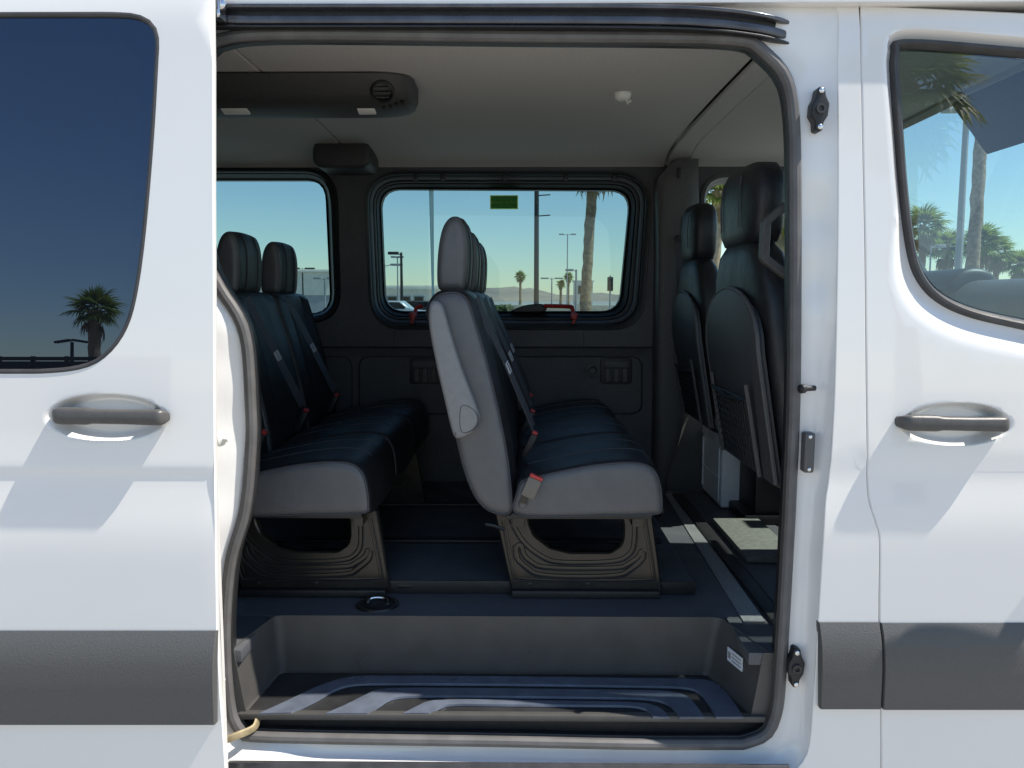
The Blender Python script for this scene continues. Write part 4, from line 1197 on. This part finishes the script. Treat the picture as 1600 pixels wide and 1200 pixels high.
# ================================================================== BENCH SEATS
def make_bench():
    t = thing('bench_seat', 'front bench seat with grey folded armrest on its near side', 'bench seat', (0, .9, FLOOR), 'bench seats')
    YN = .30
    back = [(676, 461), (692, 453), (714, 452), (733, 461), (746, 500), (764, 560), (783, 640), (795, 700), (802, 755), (803, 804), (778, 806), (757, 798), (738, 775), (722, 735), (711, 690), (699, 640), (687, 590), (674, 530), (664, 488)]
    cush = [(807, 806), (806, 765), (811, 748), (835, 741), (880, 731), (930, 722), (980, 718), (1012, 722), (1029, 737), (1036, 765), (1037, 795), (1030, 805), (950, 807)]
    hd = [(684, 446), (684, 400), (690, 362), (700, 343), (712, 338), (723, 345), (730, 370), (731, 405), (727, 449), (716, 454), (694, 454)]
    B = resample(catmull(WX(back, YN), 6), 84); C = resample(catmull(WX(cush, YN), 6), 72); H = resample(catmull(WX(hd, .40), 6), 52)
    ys = [.285, .735, 1.185]; wd = .435
    def pillow(loop, y0, y1, r, crown=0.0, groove=None, front=None):
        """outline carried along y: rounded ends, slight crown; returns bmesh with grey ends"""
        bm = NB(); L = []
        prof = [(r * (1 - math.cos(math.pi / 2 * k / 5)), inset(loop, r * (1 - math.sin(math.pi / 2 * k / 5)))) for k in range(6)]
        for d, l in prof: L.append([(x, y0 + d, z) for x, z in l])
        n = 12
        for k in range(1, n):
            u = k / n; y = y0 + r + (y1 - y0 - 2 * r) * u
            g = crown * (1 - (2 * u - 1) ** 2)
            dip = 0.0
            if groove:
                for gu in groove: dip = max(dip, 1 - abs(u - gu) / .045)
                dip = max(0, dip)
            l2 = offset(loop, g)
            if front:
                l2 = [(q[0] + (front(q) * (-.010 * dip + .016 * (abs(2 * u - 1) ** 3))) , q[1]) for q in l2]
            L.append([(x, y, z) for x, z in l2])
        for d, l in prof[::-1]: L.append([(x, y1 - d, z) for x, z in l])
        loft(bm, L)
        return bm
    zmax = max(q[1] for q in B); zmin = min(q[1] for q in B)
    def frontness(q):
        # 1 on the face that carries the sitter
        u = (q[1] - zmin) / (zmax - zmin)
        xm = np.interp(q[1], [zmin, zmax], [.0 - .055, -.17])
        return 1.0 if q[0] > xm + .02 and .05 < u < .97 else 0.0
    for i, y0 in enumerate(ys):
        y1 = y0 + wd
        near = i == 0; far = i == 2
        bm = pillow(B, y0, y1, .028, .004, (.27, .73), frontness)
        for f in bm.faces:
            f.normal_update()
            if f.calc_center_median().y < y0 + .010 or f.calc_center_median().y > y1 - .010: f.material_index = 1
        br = obj('backrest', bm, [M['leather'], M['leather_grey']], t, 50)
        bm = NB(); lp = [(x, y0 + .0072, z) for x, z in inset(B, .0072)]
        tube(bm, lp, .0022, 6, closed=True); obj('piping', bm, M['seam'], br)
        bm = pillow(C, y0, y1, .024, .005)
        for f in bm.faces:
            if f.calc_center_median().y < y0 + .012 or f.calc_center_median().y > y1 - .012: f.material_index = 1
        cu = obj('seat_cushion', bm, [M['leather'], M['leather_grey']], t, 50)
        bm = NB(); lp = [(x, y0 + .0062, z) for x, z in inset(C, .0062)]
        tube(bm, lp, .0022, 6, closed=True); obj('piping', bm, M['seam'], cu)
        # cross seams over the cushion top
        for u, wpx in ((.33, None), (.66, None)):
            top = [q for q in C if q[1] > W(900, 745, YN).z]
            top = sorted(top)
            if len(top) > 3:
                yv = y0 + wd * u
                bm = NB(); tube(bm, [(x, yv, z + .0052) for x, z in top], .0016, 5); obj('seam', bm, M['seam'], cu)
        # headrest with its posts
        yc = (y0 + y1) / 2; hw = .125
        bm = pillow(H, yc - hw, yc + hw, .022, .004)
        for f in bm.faces:
            if f.calc_center_median().y < yc - hw + .014: f.material_index = 1
        hr = obj('headrest', bm, [M['leather'], M['leather_grey']], t, 60)
        for s in (-.05, .05):
            q = W(705, 450, .5)
            bm = NB(); tube(bm, [(q.x, yc + s, q.z + .03), (q.x - .004, yc + s, q.z - .05)], .006, 8); obj('headrest_post', bm, M['chrome'], hr)
        hl_ = sorted([(x, z) for x, z in H if x > (min(a for a, _ in H) + max(a for a, _ in H)) / 2 - .002], key=lambda q: -q[1])
        for s in (-.055, .055):
            bm = NB(); tube(bm, [(x + .0045, yc + s, z) for x, z in hl_[1:-1]], .0017, 5); obj('seam', bm, M['seam'], hr)
        # three point belt lying over the backrest
        fr = sorted([q for q in B if frontness(q)], key=lambda q: -q[1])
        zz = np.array([q[1] for q in fr][::-1]); xx = np.array([q[0] for q in fr][::-1])
        ribs = []
        for k in range(18):
            u = k / 17
            z = zmax - .02 - u * (zmax - .02 - (zmin + .21)); x = float(np.interp(z, zz, xx)) + .010 + .060 * u ** 1.2
            ribs.append(Vector((x, y0 + .085 + .075 * u, z)))
        bm = NB(); loops = []
        for k, p in enumerate(ribs):
            tt = (ribs[min(k + 1, 17)] - ribs[max(k - 1, 0)]).normalized()
            s = tt.cross(Vector((1, -.2, .1))).normalized(); n = s.cross(tt)
            loops.append([p + s * .021 + n * .001, p - s * .021 + n * .001, p - s * .021 - n * .001, p + s * .021 - n * .001])
        loft(bm, loops); bl_ = obj('seat_belt', bm, M['belt'], t, 50)
        kk = int(np.argmin([abs(p.z - 1.205) for p in ribs])); p = ribs[kk]; tt = (ribs[kk + 1] - ribs[kk - 1]).normalized(); s = tt.cross(Vector((1, -.2, .1))).normalized(); n = s.cross(tt)
        if n.y > 0: n = -n
        Ml = Matrix((s, tt, n)).transposed().to_4x4(); Ml.translation = p + n * .0022
        bm = NB(); add_obox(bm, Ml, .028, .030, .0012); lb = obj('belt_label', bm, M['label'], bl_)
        for q in range(4):
            bm2 = NB(); add_obox(bm2, Ml @ Matrix.Translation((0, -.010 + .0066 * q, .0008)), .022, .0032, .0006); obj('label_print', bm2, M['print'], bl_)
        # buckle beside the belt end
        p = ribs[-1]
        bm = NB(); add_obox(bm, Matrix.Translation(p + Vector((-.012, .030, -.055))) @ Matrix.Rotation(.45, 4, 'Y'), .02, .036, .07, .006); bk = obj('belt_buckle', bm, M['black'], t)
        bm = NB(); add_obox(bm, Matrix.Translation(p + Vector((.004, .030, -.020))) @ Matrix.Rotation(.45, 4, 'Y'), .016, .026, .010, .003); obj('release_button', bm, M['red'], bk)
    # folded armrest on the near side
    ar = [(672, 474), (680, 470), (691, 476), (703, 515), (722, 575), (747, 640), (749, 657), (742, 672), (726, 682), (713, 685), (706, 672), (694, 622), (682, 570), (671, 510)]
    A = resample(catmull(WX(ar, .262), 6), 64)
    bm = NB(); prism(bm, A, .250, .287, .010, 4); am = obj('armrest', bm, M['armrest'], t, 50, label='light grey folded armrest')
    c = W(728, 656, .25)
    bm = NB(); dl = catmull([(c.x - .012, c.z + .032), (c.x + .012, c.z + .030), (c.x + .028, c.z + .012), (c.x + .030, c.z - .008), (c.x + .016, c.z - .026), (c.x - .012, c.z - .028)], 4); tube(bm, [(x, .2505, z) for x, z in dl], .0013, 5, closed=True); obj('pivot_cover', bm, M['seam'], am)
    bm = NB(); ml = catmull(WX([(680, 484), (692, 540), (706, 600), (711, 640), (712, 680)], .25), 5, False)
    tube(bm, [(x, .2515, z) for x, z in ml], .0013, 5); obj('armrest_seam', bm, M['seam'], am)
    # outer belt buckle clipped to the cushion side
    c = W(830, 762, .262)
    Rm = Matrix.Translation(c) @ Matrix.Rotation(.42, 4, 'Y')
    bm = NB(); add_obox(bm, Rm, .036, .018, .052, .006); bk = obj('side_buckle', bm, M['buckle'], t)
    bm = NB(); add_obox(bm, Rm @ Matrix.Translation((0, -.001, .030)), .034, .017, .009, .003); obj('release_button', bm, M['orange'], bk)
    bm = NB(); add_obox(bm, Rm @ Matrix.Translation((-.004, .004, -.034)), .018, .006, .024, .002); obj('buckle_stalk', bm, M['steel'], bk)
    v = W(817, 789, .274)
    bm = NB(); lathe(bm, [(.0105, 0), (.0105, .005), (.008, .008), (.003, .008)], AX((0, -1, 0), (v.x, .282, v.z)), 16); obj('buckle_bolt', bm, M['leather_grey'], bk)
    # pressed steel pedestal at each end
    YL = .43
    out = fillet(WX([(775, 800), (1016, 800), (1033, 925), (802, 925)], YL), .006, 3)
    cut = fillet(WX([(818, 803), (832, 838), (858, 858), (890, 866), (955, 866), (974, 853), (977, 838), (977, 803)], YL), .035, 4)
    def pedestal(dy):
        bm = panel(out, [cut], lambda x, z: YL + dy, .10, .028, .004)
        pe = obj('pedestal', bm, M['steel'], t, 30)
        def U(pts, r, m='steel'):
            q = chaikin([tuple(W(a, b_, YL + dy)) for a, b_ in pts])
            g_ = []
            for a, b_ in pts:
                l_ = math.hypot(a - 895, b_ - 815); g_.append(tuple(W(a + (a - 895) / l_ * 5, b_ + (b_ - 815) / l_ * 5, YL + dy - .001)))
            bm2 = NB(); tube(bm2, chaikin(g_), .0018, 6); obj('pressed_groove', bm2, M['black'], pe)
            bm2 = NB(); tube(bm2, q, r * 1.15, 8, sx=.5); return obj('pressed_rib', bm2, M[m], pe)
        U([(800, 812), (803, 822), (820, 850), (850, 872), (872, 879), (965, 878), (985, 865), (991, 850), (991, 808)], .0055)
        U([(808, 868), (806, 855), (811, 850), (816, 854), (818, 866), (828, 876), (846, 888), (968, 888), (980, 882), (998, 870), (1000, 862), (1004, 861)], .006)
        U([(806, 852), (807, 872), (822, 886), (842, 901), (968, 901), (985, 890), (1004, 874), (1005, 862)], .0065)
        U([(789, 814), (797, 860), (804, 896), (808, 906), (1018, 907), (1021, 900), (1005, 812)], .003)
        bm2 = NB(); a = W(800, 925, YL + dy - .03); b2 = W(1032, 925, YL + dy - .03)
        add_box(bm2, a.x, b2.x, YL + dy - .022, YL + dy + .03, FLOOR + .002, FLOOR + .022, .003); obj('foot_rail', bm2, M['black'], pe)
        for px, py in ((800, 820), (828, 912), (918, 912)):
            v_ = W(px, py, YL + dy); bm2 = NB(); lathe(bm2, [(.006, 0), (.006, .004), (.003, .005)], AX((0, -1, 0), (v_.x, YL + dy, v_.z)), 10); obj('bolt', bm2, M['black'], pe)
    pedestal(0); pedestal(.86)
    zc_ = W(900, 806, YN).z
    a, b2 = W(790, 806, YN), W(1020, 806, YN)
    bm = NB(); add_box(bm, a.x, b2.x, .31, 1.60, zc_ - .012, zc_ + .004, .004); obj('seat_pan', bm, M['black'], t)
    for px in (800, 985):
        q = W(px, 815, .4); bm = NB(); add_box(bm, q.x, q.x + .035, .37, 1.19, zc_ - .05, zc_ - .014, .006); obj('cross_beam', bm, M['steel'], t)
    # lever at the rear foot
    a = W(757, 824, .30)
    bm = NB(); tube(bm, [(a.x, .33, a.z), (a.x + .02, .335, a.z - .005), (a.x + .05, .345, a.z - .018)], .005, 6); obj('release_lever', bm, M['steel'], t)
    return t
bench = make_bench()
bench2 = copy_tree(bench)
bench2['label'] = 'rear bench seat partly hidden behind the open sliding door'
PITCHX = W(1033, 925, .43).x - W(608, 920, .43).x
bench2.location.x -= PITCHX

# ================================================================== CAB SEATS
def make_cab_seat(yc, label, X0, K):
    t = thing('cab_seat', label, 'seat', (.62, yc, FLOOR), 'cab seats seen from behind')
    def rr(cx, cyy, hx, hy, z, e=4.0, n=36):
        L = []
        for k in range(n):
            a = 2 * math.pi * k / n; c_, s_ = math.cos(a), math.sin(a)
            L.append((cx + hx * math.copysign(abs(c_) ** (2 / e), c_), cyy + hy * math.copysign(abs(s_) ** (2 / e), s_), z))
        return L
    bm = NB(); L = []
    for z, hy, hx, dx in [(.90, .19, .045, .015), (.915, .215, .060, .012), (.97, .240, .070, .010), (1.10, .245, .070, 0), (1.25, .242, .066, -.012), (1.36, .228, .060, -.025), (1.44, .200, .055, -.035), (1.50, .165, .048, -.040), (1.530, .12, .035, -.042), (1.538, .07, .02, -.042)]:
        L.append(rr(X0 + dx + .07 + .10 * max(0, 1.25 - z), yc, hx, hy * K, z, 3.6))
    loft(bm, L); br = obj('backrest', bm, M['leather'], t, 60)
    # arched back shell with its piping
    def ypt(hy_, z0, z1, n=14):
        pts = [(-hy_, z0)]
        for k in range(n + 1):
            a = math.pi * (1 - k / n)
            pts.append((hy_ * math.cos(a), z1 - .16 + .16 * math.sin(a) ** .8))
        pts.append((hy_, z0)); return pts
    sh = ypt(.222 * K, .93, 1.41)
    def xb(z): return X0 + .07 + .10 * max(0, 1.25 - z) + float(np.interp(z, [.84, .95, 1.1, 1.25, 1.36, 1.44], [.015 - .06, -.062, -.071, -.079, -.086, -.091]))
    bm = NB()
    l0 = [(xb(z) + .01, yc + y, z) for y, z in sh]; l1 = [(xb(z) - .010, yc + y * .985, z) for y, z in sh]; l2 = [(xb(z) - .014, yc + y * .9, .93 + (z - .93) * .96 + .008) for y, z in sh]
    loft(bm, [l0, l1, l2], True, False, True); bs = obj('back_shell', bm, M['seatshell'], t, 50)
    bm = NB(); tube(bm, [(xb(z) - .006, yc + y * 1.01, z + .004) for y, z in sh], .006, 7); obj('shell_piping', bm, M['leather_grey'], bs)
    # net pocket
    bm = NB()
    pk0, pk1, hy = .945, 1.13, .155 * K
    for k in range(15):
        y = yc - hy + 2 * hy * k / 14
        tube(bm, [(xb(pk0) - .018, y, pk0), (xb(pk1) - .026, y, pk1)], .0016, 4)
    for k in range(10):
        z = pk0 + (pk1 - pk0) * k / 9
        tube(bm, [(xb(z) - .018 - .008 * k / 9, yc - hy, z), (xb(z) - .019 - .008 * k / 9, yc + hy, z)], .0016, 4)
    obj('net_pocket', bm, M['black'], bs)
    for s in (-1, 1):
        bm = NB(); tube(bm, [(xb(pk0) - .018, yc + s * hy, pk0 - .01), (xb(1.17) - .024, yc + s * hy, 1.17)], .006, 7); obj('pocket_rod', bm, M['wall2'], bs)
    bm = NB(); tube(bm, [(xb(pk1) - .028, yc - hy, pk1), (xb(pk1) - .032, yc, pk1 - .012), (xb(pk1) - .028, yc + hy, pk1)], .005, 7); obj('pocket_hem', bm, M['leather'], bs)
    # headrest
    bm = NB(); L = []
    for z, hy, hx in [(1.520, .07, .03), (1.530, .105, .045), (1.56, .125, .052), (1.64, .132, .055), (1.70, .125, .05), (1.725, .10, .04), (1.735, .06, .02)]:
        L.append(rr(X0 + .03, yc, hx, hy * (K if K < 1.1 else K * 1.22), z, 3.2))
    loft(bm, L); hr = obj('headrest', bm, M['leather'], t, 60)
    for s in (-.06, .06):
        bm = NB(); tube(bm, [(X0 + .03, yc + s, 1.49), (X0 + .03, yc + s, 1.56)], .006, 8); obj('headrest_post', bm, M['chrome'], hr)
    for sg_ in (-.57 * 1.0, .57):
        yy = yc + sg_ * .132 * K
        bm = NB(); tube(bm, [(X0 + .03 - .0545, yy, 1.57), (X0 + .03 - .057, yy, 1.64), (X0 + .03 - .051, yy, 1.70)], .002, 5); obj('seam', bm, M['seam'], hr)
    # cushion and pedestal
    bm = NB(); L = []
    for x, hz in [(.76, .03), (.78, .055), (.86, .065), (1.05, .07), (1.15, .06), (1.18, .03)]:
        L.append([(x, yc + q[1] - yc, q[2]) for q in [(0, yc + .245 * math.copysign(abs(math.cos(a)) ** .5, math.cos(a)), .95 + hz * math.copysign(abs(math.sin(a)) ** .6, math.sin(a))) for a in np.linspace(0, 2 * math.pi, 33)[:-1]]])
    loft(bm, L); obj('seat_cushion', bm, M['leather'], t, 60)
    bm = NB(); add_box(bm, .84, 1.12, yc - .2, yc + .2, FLOOR + .02, .88, .02); obj('pedestal', bm, M['black'], t)
    bm = NB(); add_box(bm, .80, 1.15, yc - .22, yc + .22, FLOOR + .005, FLOOR + .04, .01); obj('seat_foot', bm, M['black'], t)
    # recliner cover on the near side
    bm = NB(); lathe(bm, [(.062, 0), (.060, .014), (.045, .02), (.02, .021)], AX((0, -1, 0), (X0 + .11, yc - .235 * K, .96)), 20); rc_ = obj('recliner_cover', bm, M['seatshell'], t)
    bm = NB(); lathe(bm, [(.034, 0), (.032, .014), (.012, .016)], AX((0, -1, 0), (X0 + .11, yc - .235 * K - .02, .96)), 18); obj('recliner_knob', bm, M['wall2'], rc_)
    return t
cs1 = make_cab_seat(.50, 'near cab seat seen from behind beside the front pillar', .585, 1.22)
cs2 = make_cab_seat(1.36, 'far cab seat seen from behind against the far pillar', .63, 1.0)
# grey hexagonal frame on the near seat's outer shoulder
hx_ = [(1232, 314), (1206, 330), (1193, 346), (1190, 375), (1189, 402), (1200, 418), (1232, 436), (1262, 418), (1272, 375), (1262, 332)]
hl2 = resample(fillet(WX([(1232, 318), (1197, 347), (1194, 403), (1232, 432), (1268, 403), (1268, 345)], .22), .012), 90)
bm = NB(); o1, o2 = offset(hl2, .010), offset(hl2, -.009)
loft(bm, [[(x, .205, z) for x, z in offset(o1, -.003)], [(x, .209, z) for x, z in o1], [(x, .235, z) for x, z in o1], [(x, .235, z) for x, z in o2], [(x, .209, z) for x, z in o2], [(x, .205, z) for x, z in offset(o2, .003)]], True, False, False, ring=True)
obj('belt_guide_frame', bm, M['wall2'], cs1, label='grey hexagonal frame at the seat shoulder')

# ================================================================== BOX BETWEEN THE SEATS
pA = WZ(1126, 794, FLOOR + .008); x0 = pA.x; y0b = pA.y; y1b = y0b + .36; yc = y0b + .18
top = W(1126, 683, y0b).z
bx = thing('storage_box', 'pale plastic box standing on the floor behind the cab seats', 'box', (x0 + .05, yc, FLOOR))
bm = NB(); add_box(bm, x0, x0 + .075, y0b, y1b, FLOOR + .008, top, .012, 3); bo = obj('box_body', bm, M['boxplastic'], bx)
bm = NB(); add_box(bm, x0 - .006, x0 + .081, y0b - .006, y1b + .006, top - .035, top + .008, .006); obj('lid', bm, M['boxplastic'], bx)
bm = NB(); add_box(bm, x0 - .004, x0 + .004, y0b + .03, y1b - .03, FLOOR + .11, FLOOR + .118, .001); obj('rib', bm, M['boxplastic'], bx)
for yy in (y0b + .035, y1b - .045):
    bm = NB(); add_box(bm, x0 - .004, x0 + .004, yy, yy + .008, FLOOR + .03, top - .05, .001); obj('rib', bm, M['boxplastic'], bx)
bm = NB(); add_box(bm, x0 + .02, x0 + .055, y0b - .012, y0b + .0, top - .05, top - .02, .004); obj('latch', bm, M['boxplastic'], bx)
